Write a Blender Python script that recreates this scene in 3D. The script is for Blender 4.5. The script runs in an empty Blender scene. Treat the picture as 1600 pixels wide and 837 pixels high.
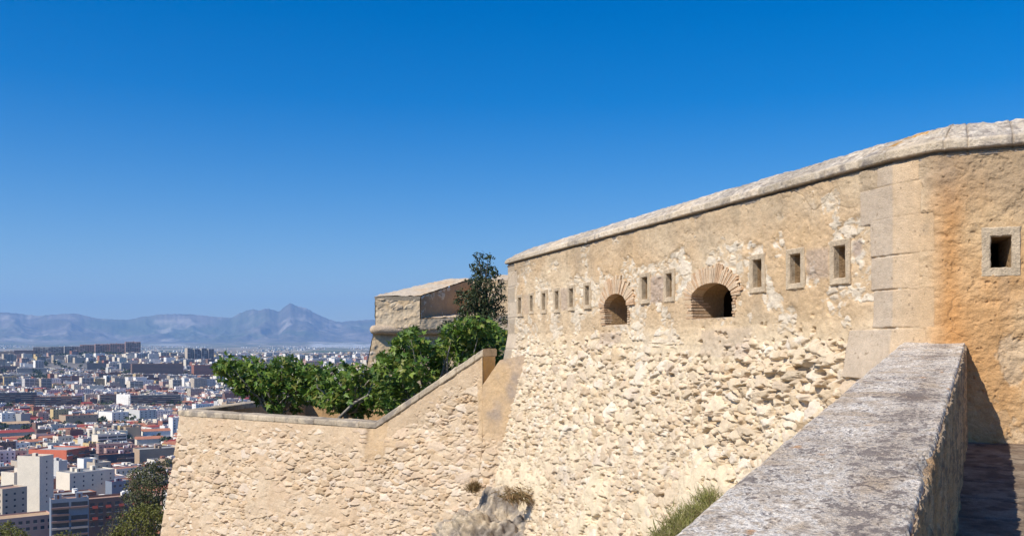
import bpy, math, random
import numpy as np
from mathutils import Vector, Matrix
R = math.radians
C = bpy.context.scene.collection
rnd = random.Random(7)
rng = np.random.default_rng(7)

# ------------------------------------------------------------------ measuring helpers (eye at the origin, level camera, lens shift)
F, CX, HY = 1500.0, 800.0, 545.0
def at(px, py, d):
    return ((px-CX)/F*d, d, (HY-py)/F*d)
def azv(a):
    return np.array([math.sin(R(a)), math.cos(R(a))])

# ------------------------------------------------------------------ numpy noise
def _hash(ix, iy, iz, seed):
    h = (ix.astype(np.int64)*374761393 + iy.astype(np.int64)*668265263 + iz.astype(np.int64)*2147483647 + seed*974634777) & 0xffffffff
    h = ((h ^ (h >> 13))*1274126177) & 0xffffffff
    h = ((h ^ (h >> 16))*2246822519) & 0xffffffff
    h = h ^ (h >> 15)
    return (h & 0xffffff)/float(0x1000000)
def vnoise(x, y, z=None, seed=0):
    x = np.asarray(x, float); y = np.asarray(y, float)
    if z is None: z = np.zeros_like(x)+.5
    xi, yi, zi = np.floor(x), np.floor(y), np.floor(z)
    fx, fy, fz = x-xi, y-yi, z-zi
    fx = fx*fx*(3-2*fx); fy = fy*fy*(3-2*fy); fz = fz*fz*(3-2*fz)
    r = 0
    for a in (0, 1):
        for b in (0, 1):
            for c in (0, 1):
                r = r + _hash(xi+a, yi+b, zi+c, seed)*(fx if a else 1-fx)*(fy if b else 1-fy)*(fz if c else 1-fz)
    return r
def fbm(x, y, z=None, o=4, seed=0, g=.5):
    r = 0; a = 1; s = 0; f = 1.0
    for k in range(o):
        r = r + a*(vnoise(x*f, y*f, None if z is None else z*f, seed+k*17)-.5)*2
        s += a; a *= g; f *= 2.03
    return r/s
def sstep(a, b, x):
    t = np.clip((x-a)/(b-a), 0, 1); return t*t*(3-2*t)
def voronoi(x, y, seed=0, jit=.85):
    """id randoms (4), vector from the cell's seed, distance to the cell's border; all in cell units"""
    xi, yi = np.floor(x), np.floor(y)
    best = np.full(x.shape, 9e9); bx = np.zeros_like(x); by = np.zeros_like(x); cx = np.zeros_like(x); cy = np.zeros_like(x)
    z0 = np.zeros_like(x)
    pts = []
    for a in (-1, 0, 1):
        for b in (-1, 0, 1):
            ix, iy = xi+a, yi+b
            px = ix+.5+jit*(_hash(ix, iy, z0, seed)-.5); py = iy+.5+jit*(_hash(ix, iy, z0+1, seed)-.5)
            d = (px-x)**2+(py-y)**2
            m = d < best
            best = np.where(m, d, best); bx = np.where(m, px, bx); by = np.where(m, py, by); cx = np.where(m, ix, cx); cy = np.where(m, iy, cy)
    ed = np.full(x.shape, 9e9)
    for a in (-1, 0, 1):
        for b in (-1, 0, 1):
            ix, iy = cx+a, cy+b
            if a == 0 and b == 0: continue
            px = ix+.5+jit*(_hash(ix, iy, z0, seed)-.5); py = iy+.5+jit*(_hash(ix, iy, z0+1, seed)-.5)
            vx, vy = px-bx, py-by
            l = np.sqrt(vx*vx+vy*vy)+1e-9
            e = ((px+bx)/2-x)*vx/l+((py+by)/2-y)*vy/l
            ed = np.minimum(ed, e)
    rs = [_hash(cx, cy, z0+k, seed+5) for k in (2, 3, 4, 5)]
    return rs, x-bx, y-by, ed
def mix(a, b, t):
    a = np.asarray(a, float); b = np.asarray(b, float)
    return a+(b-a)*np.asarray(t)[..., None]

# ------------------------------------------------------------------ object helpers
def mesh_np(name, verts, faces, mat, parent=None, loc=(0, 0, 0), col=None, smooth=True, mats=None, midx=None, k_face=True):
    """verts (n,3), faces (m,k) array in world coordinates minus loc"""
    me = bpy.data.meshes.new(name)
    verts = np.asarray(verts, np.float32)-np.asarray(loc, np.float32)
    faces = np.asarray(faces, np.int32)
    if k_face and col is not None:                                  # surfaces wound so that their fronts look at the open side
        W_ = verts+np.asarray(loc, np.float32)
        a_, b_, c_ = W_[faces[:, 0]], W_[faces[:, 1]], W_[faces[:, 2]]
        view_ = np.array([0, 0, 1.]) if k_face == 'up' else -(a_+c_)/2
        if (np.cross(b_-a_, c_-a_)*view_).sum() < 0: faces = faces[:, ::-1]
    m, k = faces.shape
    me.vertices.add(len(verts)); me.vertices.foreach_set('co', verts.ravel())
    me.loops.add(m*k); me.loops.foreach_set('vertex_index', faces.ravel())
    me.polygons.add(m)
    me.polygons.foreach_set('loop_start', np.arange(0, m*k, k, dtype=np.int32))
    try: me.polygons.foreach_set('loop_total', np.full(m, k, np.int32))
    except Exception: pass
    for mm in (mats or [mat]): me.materials.append(mm)
    if midx is not None: me.polygons.foreach_set('material_index', np.asarray(midx, np.int32))
    me.polygons.foreach_set('use_smooth', np.full(m, smooth, bool))
    me.update(calc_edges=True)
    if col is not None:
        at_ = me.color_attributes.new('Col', 'FLOAT_COLOR', 'POINT')
        c = np.ones((len(verts), 4), np.float32); c[:, :3] = col
        at_.data.foreach_set('color', c.ravel())
    o = bpy.data.objects.new(name, me); C.objects.link(o)
    if parent is not None: o.parent = parent
    else: o.location = loc
    return o
def world_loc(p):
    l = np.zeros(3)
    while p is not None:
        l += np.array(p.location); p = p.parent
    return l
def thing(name, label, cat, loc=(0, 0, 0), group=None, kind=None, rz=0):
    o = bpy.data.objects.new(name, None); C.objects.link(o); o.location = loc; o.rotation_euler.z = rz
    o.empty_display_size = .2
    tag(o, label, cat, group, kind); return o
def tag(o, label=None, cat=None, group=None, kind=None):
    if label: o['label'] = label
    if cat: o['category'] = cat
    if group: o['group'] = group
    if kind or cat: o['kind'] = kind or 'thing'
    return o

class MB:
    """collects boxes, tubes and polygons; build() links them as one mesh object"""
    def __init__(s): s.v = []; s.f = []; s.m = []
    def poly(s, pts, m=0):
        b = len(s.v); s.v += [tuple(p) for p in pts]; s.f.append(tuple(range(b, b+len(pts)))); s.m.append(m)
    def hexa(s, p, m=0):
        """8 points: bottom loop 0-3 counter-clockwise seen from above, top loop 4-7"""
        b = len(s.v); s.v += [tuple(q) for q in p]
        for f in ((3, 2, 1, 0), (4, 5, 6, 7), (0, 1, 5, 4), (1, 2, 6, 5), (2, 3, 7, 6), (3, 0, 4, 7)):
            s.f.append(tuple(b+i for i in f)); s.m.append(m)
    def box(s, x0, x1, y0, y1, z0, z1, m=0):
        s.hexa([(x0, y0, z0), (x1, y0, z0), (x1, y1, z0), (x0, y1, z0), (x0, y0, z1), (x1, y0, z1), (x1, y1, z1), (x0, y1, z1)], m)
    def tube(s, pts, rad, n=8, m=0):
        b0 = len(s.v); pts = [Vector(p) for p in pts]
        for i, p in enumerate(pts):
            d = (pts[min(i+1, len(pts)-1)]-pts[max(i-1, 0)]).normalized()
            u = d.cross(Vector((.3, .2, 1)) if abs(d.z) < .9 else Vector((1, 0, 0))).normalized(); w = d.cross(u)
            for k in range(n):
                a = 2*math.pi*k/n; q = p+(u*math.cos(a)+w*math.sin(a))*rad[i]
                s.v.append(tuple(q))
        for i in range(len(pts)-1):
            for k in range(n):
                a, b = b0+i*n+k, b0+i*n+(k+1) % n
                s.f.append((a, b, b+n, a+n)); s.m.append(m)
        s.f.append(tuple(b0+(len(pts)-1)*n+k for k in range(n))); s.m.append(m)
        s.f.append(tuple(b0+k for k in reversed(range(n)))); s.m.append(m)
    def mesh(s, name, mats, loc=(0, 0, 0), smooth=False):
        me = bpy.data.meshes.new(name)
        l = loc
        me.from_pydata([(a-l[0], b-l[1], c-l[2]) for a, b, c in s.v], [], s.f)
        for m in (mats if isinstance(mats, (list, tuple)) else [mats]): me.materials.append(m)
        me.polygons.foreach_set('material_index', s.m)
        if smooth: me.polygons.foreach_set('use_smooth', [True]*len(s.f))
        me.update(); return me
    def build(s, name, mats, parent=None, loc=(0, 0, 0), smooth=False):
        o = bpy.data.objects.new(name, s.mesh(name, mats, loc, smooth)); C.objects.link(o)
        if parent is not None: o.parent = parent
        else: o.location = loc
        return o

# ------------------------------------------------------------------ materials
def newmat(name):
    m = bpy.data.materials.new(name); m.use_nodes = True
    nt = m.node_tree; b = nt.nodes['Principled BSDF']; b.inputs['Roughness'].default_value = .9
    b.inputs['Specular IOR Level'].default_value = .2
    return m, nt, b
def nn(nt, t, **k):
    n = nt.nodes.new(t)
    for a, v in k.items(): setattr(n, a, v)
    return n
def grime(nt, src, scales, amt, coord='Object'):
    """multiplies a colour by several sizes of noise"""
    tc = nn(nt, 'ShaderNodeTexCoord')
    out = src
    for sc, am in zip(scales, amt):
        n = nn(nt, 'ShaderNodeTexNoise'); n.inputs['Scale'].default_value = sc; n.inputs['Detail'].default_value = 5; n.inputs['Roughness'].default_value = .65
        nt.links.new(tc.outputs[coord], n.inputs['Vector'])
        mr = nn(nt, 'ShaderNodeMapRange'); mr.inputs[1].default_value = .25; mr.inputs[2].default_value = .75
        mr.inputs[3].default_value = 1-am; mr.inputs[4].default_value = 1+am
        nt.links.new(n.outputs[0], mr.inputs[0])
        mx = nn(nt, 'ShaderNodeMix', data_type='RGBA', blend_type='MULTIPLY'); mx.inputs[0].default_value = 1
        nt.links.new(out, mx.inputs[6]); nt.links.new(mr.outputs[0], mx.inputs[7]); out = mx.outputs[2]
    return out
def bump(nt, b, scale, dist, strength=1.0, detail=6, rough=.65, tex='noise', prev=None):
    tc = nn(nt, 'ShaderNodeTexCoord')
    n = nn(nt, 'ShaderNodeTexNoise'); n.inputs['Scale'].default_value = scale; n.inputs['Detail'].default_value = detail; n.inputs['Roughness'].default_value = rough
    nt.links.new(tc.outputs['Object'], n.inputs['Vector'])
    bp = nn(nt, 'ShaderNodeBump'); bp.inputs['Distance'].default_value = dist; bp.inputs['Strength'].default_value = strength
    nt.links.new(n.outputs[0], bp.inputs['Height'])
    if prev is not None: nt.links.new(prev, bp.inputs['Normal'])
    nt.links.new(bp.outputs[0], b.inputs['Normal'])
    return bp.outputs[0]
def attr_mat(name, scales=(2.5, 14, 90), amt=(.10, .14, .18), bs=(60, .012), tint=None):
    m, nt, b = newmat(name)
    a = nn(nt, 'ShaderNodeAttribute'); a.attribute_name = 'Col'
    out = grime(nt, a.outputs['Color'], scales, amt)
    nt.links.new(out, b.inputs['Base Color'])
    if bs: bump(nt, b, bs[0], bs[1])
    return m
def flat_mat(name, col, scales=(.4, 3), amt=(.10, .10), bs=None, rough=.9, spec=.2, metal=0):
    m, nt, b = newmat(name)
    rgb = nn(nt, 'ShaderNodeRGB'); rgb.outputs[0].default_value = (*col, 1)
    out = grime(nt, rgb.outputs[0], scales, amt)
    nt.links.new(out, b.inputs['Base Color'])
    b.inputs['Roughness'].default_value = rough; b.inputs['Specular IOR Level'].default_value = spec; b.inputs['Metallic'].default_value = metal
    if bs: bump(nt, b, bs[0], bs[1])
    return m
def leaf_mat(name, cols, rough=.5, trans=.25, vs=3.0):
    m, nt, b = newmat(name)
    g = nn(nt, 'ShaderNodeNewGeometry'); r = nn(nt, 'ShaderNodeValToRGB')
    for i, c in enumerate(cols):
        e = r.color_ramp.elements[i] if i < 2 else r.color_ramp.elements.new(i/(len(cols)-1))
        e.position = i/(len(cols)-1); e.color = (*c, 1)
    nt.links.new(g.outputs['Random Per Island'], r.inputs[0])
    out = grime(nt, r.outputs[0], (vs,), (.25,))
    nt.links.new(out, b.inputs['Base Color']); b.inputs['Roughness'].default_value = rough; b.inputs['Specular IOR Level'].default_value = .35
    t = nn(nt, 'ShaderNodeBsdfTranslucent'); nt.links.new(out, t.inputs['Color'])
    ms = nn(nt, 'ShaderNodeMixShader'); ms.inputs[0].default_value = trans
    nt.links.new(b.outputs[0], ms.inputs[1]); nt.links.new(t.outputs[0], ms.inputs[2])
    nt.links.new(ms.outputs[0], nt.nodes['Material Output'].inputs['Surface'])
    return m
M = {}
M['wall'] = attr_mat('weathered_masonry', bs=(70, .010))
M['coping'] = attr_mat('weathered_limestone', (3, 18, 110), (.14, .2, .2), (45, .02))
M['parapet'] = attr_mat('lichen_stone', (6, 40, 160), (.12, .2, .25), (70, .02))
M['terrain'] = attr_mat('terrain_soil', (.002, .02, .3), (.12, .15, .15), None)
M['frame'] = flat_mat('loophole_stone', (.53, .42, .29), (3, 14, 60), (.22, .22, .2), (40, .02))
M['reveal'] = flat_mat('shade_darkened_plaster', (.33, .22, .12), (2, 20), (.2, .2), (30, .03))  # plaster coloured darker than the wall to stand for shade inside the recesses
M['brick'] = flat_mat('old_thin_brick', (.54, .36, .22), (4, 30), (.25, .3), (60, .01))
M['brickb'] = flat_mat('old_pale_brick', (.62, .47, .32), (4, 30), (.25, .3), (60, .01))
M['dark'] = flat_mat('dark_recess', (.10, .07, .045))  # near-black colour stands in for the darkness deep in the openings
M['rock'] = attr_mat('limestone_outcrop', (3, 14, 80), (.2, .25, .2), (30, .04))
M['bark'] = flat_mat('grey_bark', (.33, .29, .24), (6, 30), (.25, .3), (40, .02))
M['barkd'] = flat_mat('dark_bark', (.12, .09, .06), (6, 30), (.25, .3), (40, .02))
M['fig'] = leaf_mat('fig_leaf', [(.07, .14, .02), (.13, .23, .03), (.23, .31, .05), (.09, .17, .025), (.05, .11, .015), (.28, .28, .06)], .42, .28)
M['carob'] = leaf_mat('small_dark_leaf', [(.035, .05, .018), (.07, .09, .035), (.045, .065, .022)], .45, .12)
M['olive'] = leaf_mat('olive_green_needle', [(.10, .11, .02), (.17, .17, .035), (.13, .13, .03)], .6, .2, .6)
M['scrub'] = leaf_mat('grey_green_scrub', [(.06, .075, .025), (.10, .11, .04), (.14, .12, .06)], .6, .15, .6)
M['dry'] = leaf_mat('dry_stalk', [(.25, .15, .07), (.30, .20, .09), (.16, .13, .05)], .7, .15)
M['grass'] = leaf_mat('fresh_grass', [(.20, .21, .05), (.30, .29, .09), (.15, .17, .04), (.40, .33, .17), (.24, .25, .06)], .6, .25)

# ------------------------------------------------------------------ camera, world, sun
cam_d = bpy.data.cameras.new('camera'); cam = bpy.data.objects.new('camera', cam_d); C.objects.link(cam)
cam_d.sensor_width = 36; cam_d.lens = F/1600*36; cam.rotation_euler = (R(90), 0, 0); cam.location = (0, 0, 0)
cam_d.shift_y = (HY-418.5)/1600; cam_d.clip_start = .05; cam_d.clip_end = 90000
sc = bpy.context.scene; sc.camera = cam
SUN_AZ, SUN_EL = -128.0, 46.0
w = bpy.data.worlds.new('World'); sc.world = w; w.use_nodes = True
nt = w.node_tree; bg = nt.nodes['Background']
sky = nn(nt, 'ShaderNodeTexSky', sky_type='NISHITA'); sky.sun_disc = False
sky.sun_elevation = R(SUN_EL); sky.sun_rotation = R(SUN_AZ); sky.altitude = 200; sky.air_density = 1.0; sky.dust_density = .35; sky.ozone_density = 3.0
hs = nn(nt, 'ShaderNodeHueSaturation'); hs.inputs['Saturation'].default_value = 1.58; hs.inputs['Hue'].default_value = .503
sub = nn(nt, 'ShaderNodeMix', data_type='RGBA', blend_type='SUBTRACT'); sub.inputs[0].default_value = 1; sub.inputs[7].default_value = (.36, .44, 0, 1)
nt.links.new(sky.outputs[0], hs.inputs['Color']); nt.links.new(hs.outputs[0], sub.inputs[6]); nt.links.new(sub.outputs[2], bg.inputs['Color'])
bg.inputs['Strength'].default_value = .095
sd = bpy.data.lights.new('sun', 'SUN'); sun = bpy.data.objects.new('sun', sd); C.objects.link(sun)
sd.energy = 4.6; sd.angle = R(.53); sd.color = (1, .93, .81)
sv = Vector((math.sin(R(SUN_AZ))*math.cos(R(SUN_EL)), math.cos(R(SUN_AZ))*math.cos(R(SUN_EL)), math.sin(R(SUN_EL))))
sun.rotation_euler = sv.to_track_quat('Z', 'Y').to_euler(); sun.location = sv*50
sc.view_settings.view_transform = 'Standard'; sc.view_settings.look = 'None'; sc.view_settings.exposure = .35; sc.view_settings.gamma = 1
sc.render.engine = 'CYCLES'; sc.cycles.use_denoising = True; sc.cycles.max_bounces = 6; sc.cycles.volume_bounces = 1
sc.cycles.transparent_max_bounces = 8; sc.cycles.use_adaptive_sampling = True
sc.cycles.sample_clamp_indirect = 4

# ------------------------------------------------------------------ wall surfaces: colours and reliefs
CREAM = np.array([.66, .53, .37]); TAN = np.array([.58, .42, .25]); OCHRE = np.array([.52, .30, .12]); WHITE = np.array([.68, .60, .49])
GREY = np.array([.46, .38, .30]); PINK = np.array([.60, .45, .31]); ORANGE = np.array([.55, .29, .10])
def stones(s, z, sx, sz, amp, seed, warp=.30, gone=.08):
    wn = fbm(s*1.3/sx, z*1.3/sz, o=4, seed=seed+1)
    wx = s/sx+warp*wn*1.5
    wz = z/sz+warp*fbm(s*1.3/sx+40, z*1.3/sz, o=4, seed=seed+2)*1.5
    (r1, r2, r3, r4), dx, dz, e = voronoi(wx, wz, seed)
    e = e*min(sx, sz)
    prof = np.clip((e-.003-.006*r2)/(.010+.026*r4), 0, 1); prof = 1-(1-prof)**2
    tilt = ((r2-.5)*dx*1.1+(r3-.66)*dz*1.5)*amp
    fa = (dx*np.cos(r4*19)+dz*np.sin(r4*19)-.12)
    facet = -np.clip(fa, 0, 1)*amp*1.5
    fb = (dx*np.cos(r1*23)+dz*np.sin(r1*23)-.2)
    facet = facet-np.clip(fb, 0, 1)*amp*1.1
    h = (.30+.70*r1)*amp*prof+(tilt+facet)*prof
    h = np.where(r4 < gone, -amp*.5, h)
    return h, (r1, r2, r3, r4), e
def stone_colour(r, s, z, seed):
    c = mix(CREAM, WHITE, sstep(.55, 1, r[1])*.8)
    c = mix(c, TAN, sstep(.6, 1, r[2])*.7)
    c = mix(c, PINK, sstep(.75, 1, r[0])*.6)
    c = mix(c, GREY, sstep(.90, 1, r[3])*.5)
    return c*(0.84+.24*r[3])[..., None]*(.92+.16*r[1])[..., None]

# ------------------------------------------------------------------ FORTRESS WALL (main face, rounded corner, right-hand face)
K = np.array([4.09, 9.51]); UM = azv(-18.5); UR = azv(114.0)          # corner, direction to the far end, direction to the near right end
NM = np.array([-math.cos(R(18.5)), -math.sin(R(18.5))]); NR = np.array([UR[1], -UR[0]])
if NR @ K > 0: NR = -NR
TAN_L = .41; TAN_R = .13; TURN = R(180-(18.5+114.0)); TURN = math.pi-math.acos(float(UM@UR)); RAD = TAN_L/math.tan(TURN/2)
T_FAR = 13.10
_p0, _p1 = K+UM*TAN_L, K+UR*TAN_R
ARC = float(np.linalg.norm(_p1-_p0)); UC = (_p1-_p0)/ARC
def path(s, wb=.03):
    """s<0 along the main face towards its far end, 0..ARC round the corner, beyond: the right-hand face. Point and outward normal"""
    s = np.asarray(s, float)
    a0, a1 = math.atan2(NM[1], NM[0]), math.atan2(NR[1], NR[0])
    nc_ = np.array([-UC[1], UC[0]]); nc_ = nc_ if nc_ @ K < 0 else -nc_; ac = math.atan2(nc_[1], nc_[0])
    a0, ac, a1 = [a % (2*math.pi) for a in (a0, ac, a1)]
    ang = a0+(ac-a0)*sstep(-wb, wb, s)+(a1-ac)*sstep(ARC-wb, ARC+wb, s)
    nx, ny = np.cos(ang), np.sin(ang)
    sm = np.clip(s, None, 0); sa = np.clip(s, 0, ARC); sr = np.clip(s-ARC, 0, None)
    x = _p0[0]-UM[0]*sm+UC[0]*sa+UR[0]*sr; y = _p0[1]-UM[1]*sm+UC[1]*sa+UR[1]*sr
    return x, y, nx, ny
S_FAR = -(T_FAR-TAN_L)
_ss = np.linspace(S_FAR-1, 4.5, 6000); _x, _y, _, _ = path(_ss); _px = CX+F*_x/_y
_mono = np.maximum.accumulate(_px)
def s_of(px): return float(np.interp(px, _mono, _ss))
def sz_of(px, py):
    s = s_of(px); x, y, _, _ = path(s); return s, (HY-py)/F*float(y)
def batter(s, z):
    return .19*np.clip(.32-z, 0, None)*sstep(.9, -.5, np.asarray(s, float))
def W3(s, z, o):
    x, y, nx, ny = path(s); q = np.asarray(o)+batter(s, z)
    return np.stack([x+nx*q, y+ny*q, np.broadcast_to(z, np.shape(x)) if np.ndim(x) else z], -1)
Z_CORN = 1.885
fort = thing('fortress_wall', 'long high fortress wall of plaster and rubble with framed loopholes and two brick arches', 'wall', (float(K[0]), float(K[1]), -1.7))
FL = np.array(fort.location)

LOOP = [(811, 820, 460, 495), (830, 838, 457, 491), (849, 858, 453, 490), (869, 879, 449, 489), (891, 902, 445, 486), (916, 927, 440.5, 483),
        (1004, 1020, 426, 475), (1042, 1058.5, 420, 472), (1176.5, 1201, 397, 458), (1234, 1263, 388, 452), (1302.5, 1334, 374, 445), (1533, 1595, 355, 433)]
def rect_of(x0, x1, y0, y1):
    s0, s1 = s_of(x0), s_of(x1); sm = s_of((x0+x1)/2); x, y, _, _ = path(sm)
    return s0, s1, (HY-y1)/F*float(y), (HY-y0)/F*float(y)
loops = [rect_of(*q) for q in LOOP]
ARCHES = [(949, 985, 458, 507), (1086, 1150, 441, 496.5)]
arches = [rect_of(*q) for q in ARCHES]
BLOCKS = [(1350, 1444, 289, 345), (1365, 1464, 340, 398), (1366, 1441, 400, 451), (1370, 1464, 453, 511), (1334, 1452, 514, 592), (1376, 1440, 258, 288)]
blocks = []
for b in BLOCKS:
    s0, s1 = s_of(b[0]), s_of(b[1]); y = float(path(s_of(1400))[1]); blocks.append((s0, s1, (HY-b[3])/F*y, (HY-b[2])/F*y))
BOX = [(797, 811, 425, 600)]

def fort_relief(S, Z):
    zz = Z
    # how far the plaster covers the stones: full above, broken below
    n1 = fbm(S*.55, Z*.8, o=4, seed=3); n2 = fbm(S*2.4, Z*2.4, o=4, seed=9)
    line = .18+.20*fbm(S*.35, Z*0+3, o=2, seed=12)
    up = sstep(-.28, .34, Z-line+.32*n1+.12*n2)
    right = sstep(-.1, .3, S)                                      # the corner and the right-hand face stay plastered
    up = np.clip(np.maximum(up, right), 0, 1)
    ero = np.exp(-(((S+1.7)/1.5)**2+((Z+.42)/.40)**2))+.5*np.exp(-(((S+3.6)/1.3)**2+((Z+.9)/.5)**2))
    amp = .068+.085*ero+.02*n1
    hA, rA, eA = stones(S, Z, .27, .165, 1.0, 21, gone=.22); hL, rL, _ = stones(S, Z, .46, .27, 1.0, 19, gone=.74)
    rA = [np.where(hL > hA, l9, a9) for l9, a9 in zip(rL, rA)]; hA = np.maximum(hA, hL*.95)
    hB, rB, eB = stones(S, Z, .155, .105, 1.0, 47, gone=.2)
    hC, rC, eC = stones(S, Z, .075, .055, 1.0, 63, .35)
    big = sstep(-.25, .25, fbm(S*.7+9, Z*.9, o=3, seed=31)+.6*ero)
    a_ = hA*(.35+.65*big); b_ = hB*.75-.06+.10*(1-big); c_ = hC*.40-.06+.06*(1-big)
    m_ = np.maximum(np.maximum(a_, b_), c_); hs_ = m_*amp
    useB = b_ >= m_; useC = c_ >= m_
    rA = [np.where(useC, c3, a3) for a3, c3 in zip(rA, rC)]
    fine = fbm(S*38, Z*38, o=3, seed=71)*.005+fbm(S*11, Z*13, o=3, seed=77)*.009
    mort = .012-.040*(.3+ero)+.026*fbm(S*5, Z*6, o=4, seed=5)+.060*sstep(-.05, .45, fbm(S*.9+3, Z*1.1, o=4, seed=55)+.35*fbm(S*4, Z*4, o=3, seed=56))*(1-ero)
    rough = 1.0*fbm(S*16, Z*16, o=4, seed=83)
    plv = .050+.014*n2+.016*fbm(S*7, Z*9, o=4, seed=81)+.005*rough
    peek = sstep(-.16, .04, fbm(S*2.2, Z*2.4, o=5, seed=91)-.25*sstep(1.1, 1.6, Z)+.12*n1)*up*(1-right)
    # where the skin of plaster is lost the stones lie nearly flush with it
    plv = plv-.020*peek
    pl = mort*(1-up)+up*plv+right*(.008*fbm(S*20, Z*26, o=4, seed=85)-.010*sstep(.2, .45, fbm(S*6, Z*11, o=5, seed=86)))-(.02*right*sstep(.25, .6, fbm(S*2.2, Z*2.2, o=4, seed=95)))
    flush = plv-.004+.026*np.clip(m_, -.6, .7)
    stone = hs_*(1-up)+up*np.where(peek > .45, flush, hs_-.06)
    stone = np.where(right > .5, -.05, stone)
    isst = sstep(-.003, .006, stone-pl)
    pit = sstep(.26, .42, fbm(S*7.5, Z*10, o=4, seed=58)+.25*fbm(S*1.2, Z*1.4, o=3, seed=59)+.10*ero)*(1-up)*(1-right)
    h = np.maximum(stone, pl)-.085*pit+fine
    r = [np.where(useB, b, a) for a, b in zip(rA, rB)]
    cs = stone_colour(r, S, Z, 1); cs = mix(cs, np.array([.70, .61, .48])*(.85+.25*r[0])[..., None], up*.65)
    # plaster colour: tan with ochre and pale patches
    t1 = fbm(S*.8, Z*1.1, o=5, seed=101); t2 = fbm(S*3, Z*3, o=5, seed=103); t3 = fbm(S*14, Z*14, o=4, seed=104)
    cp = mix(np.array([.58, .41, .245]), np.array([.66, .52, .35]), sstep(-.3, .5, t1+.4*t2))
    cp = mix(cp, WHITE, sstep(.35, .75, t2+.3*t1)*.6)
    cp = mix(cp, np.array([.58, .40, .21]), sstep(.0, .6, -t1)*.5)
    low = sstep(.5, -.4, Z-line)
    cp = mix(cp, np.array([.42, .31, .20]), sstep(.2, .55, t3+.6*t2)*.35)
    cp = mix(cp, np.array([.72, .60, .42]), low*.85*(1-right))
    # right-hand face: orange render with pale repair
    ro = sstep(.28, .62, S+.12*fbm(S*0, Z*2.6, o=3, seed=111)+.05*t2)
    o1 = fbm(S*2.4, Z*1.2, o=5, seed=115)
    cr = mix(np.array([.56, .325, .145]), np.array([.60, .415, .23]), sstep(-.25, .45, o1+.25*t2))
    rp = sstep(.40, .52, fbm(S*2.2+7, Z*1.8, o=6, seed=119, g=.65)+.62*sstep(.55, -.2, Z)*sstep(.95, 1.15, S))*right
    cr = mix(cr, np.array([.60, .45, .29]), rp*.75)
    rq = sstep(.16, .20, fbm(S*2.6+17, Z*2.2, o=6, seed=121, g=.6))*right
    cr = mix(cr, np.array([.50, .36, .22]), rq*.45)
    h = h-.010*rp-.006*rq*right
    cr = mix(cr, np.array([.56, .27, .09]), np.exp(-((S-.60-.10*fbm(S*0+2, Z*3, o=4, seed=123))/.13)**2)*.7)
    cr = mix(cr, np.array([.38, .27, .17]), sstep(1.25, 1.75, Z+.35*o1)*.7)
    cp = mix(cp, cr, ro)
    col = mix(cp, cs, isst*(1-.6*ro))
    # grey weathering: below the coping, rectangular cement repairs between the loopholes, long streaks
    streak = sstep(.1, .55, fbm(S*5, Z*.5, o=4, seed=131))
    topd = sstep(1.35, 1.85, Z+.35*fbm(S*2.5, Z*1.5, o=3, seed=133))
    col = mix(col, np.array([.34, .26, .17]), topd*(.28+.35*streak))
    for (a, b, c, d, k) in PATCH:
        inn = sstep(0, .05, S-a+.03*n2)*sstep(0, .05, b-S+.03*n2)*sstep(0, .05, Z-c+.05*n2)*sstep(0, .07, d-Z+.05*n2)
        col = mix(col, np.array([.40, .31, .25]), inn*k)
    col = mix(col, np.array([.43, .37, .31]), sstep(.25, .6, fbm(S*1.6+5, Z*1.3, o=5, seed=141))*.45*sstep(.9, .3, Z)*(1-right))
    drip = sstep(.05, .45, fbm(S*3.2, Z*.45+7, o=5, seed=143)+.15*t3)*sstep(.9, 1.7, Z+.5*n1)
    col = mix(col, np.array([.30, .23, .16]), drip*.45)
    for (a, b, c, d) in loops:
        g = np.exp(-((S-(a+b)/2)/((b-a)*.45))**2)*sstep(c-.55, c-.02, Z)*(Z < c+.02)*sstep(-.35, .25, fbm(S*12, Z*1.5, o=3, seed=145))
        col = mix(col, np.array([.36, .27, .18]), g*.5)
    pk = sstep(.35, .5, fbm(S*26, Z*22, o=3, seed=147))*up
    h = h-.010*pk; col = mix(col, np.array([.26, .18, .11]), pk*.35)
    # quoin ashlars
    for i, (a, b, c, d) in enumerate(blocks):
        ds = np.minimum(S-a, b-S); dz = np.minimum(Z-c, d-Z); e = np.minimum(ds, dz)+.006*fbm(S*14, Z*14, o=2, seed=150+i)
        inn = sstep(-.004, .006, e); jt = np.exp(-((e+.002)/.007)**2)*sstep(-.3, .2, n2+.2)
        h = h*(1-inn)+inn*(.046+.007*fbm(S*9, Z*9, o=4, seed=160)+.003*fbm(S*40, Z*40, o=3, seed=161))-jt*.003
        q = mix(np.array([.62, .46, .30])*(.94+.04*(i % 3)), np.array([.47, .40, .325]), sstep(.015, -.015, S)*.6)  # greyer left of the fold: the turned facet's shade put into the colour
        q = mix(q, np.array([.58, .38, .20]), sstep(.05, .5, S)*.6)
        q = mix(q, np.array([.40, .30, .20]), sstep(.1, .5, fbm(S*5, Z*5, o=5, seed=170+i))*.5); q = mix(q, np.array([.24, .17, .11]), sstep(.42, .5, fbm(S*30, Z*22, o=3, seed=180+i))*.7)
        col = mix(col, q, inn*.92); col = mix(col, np.array([.36, .25, .15]), jt*.22)
    # far corner quoins
    fc = sstep(S_FAR+.62+.08*np.sign(np.sin(Z*9)), S_FAR+.55+.08*np.sign(np.sin(Z*9)), S)*sstep(-.6, -.2, Z)
    col = mix(col, np.array([.50, .41, .31])*(.9+.15*np.sign(np.sin(Z*9)))[..., None], fc*.8); h = h*(1-fc)+.03*fc-.012*fc*np.exp(-((np.sin(Z*4.5))/.07)**2)
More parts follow.
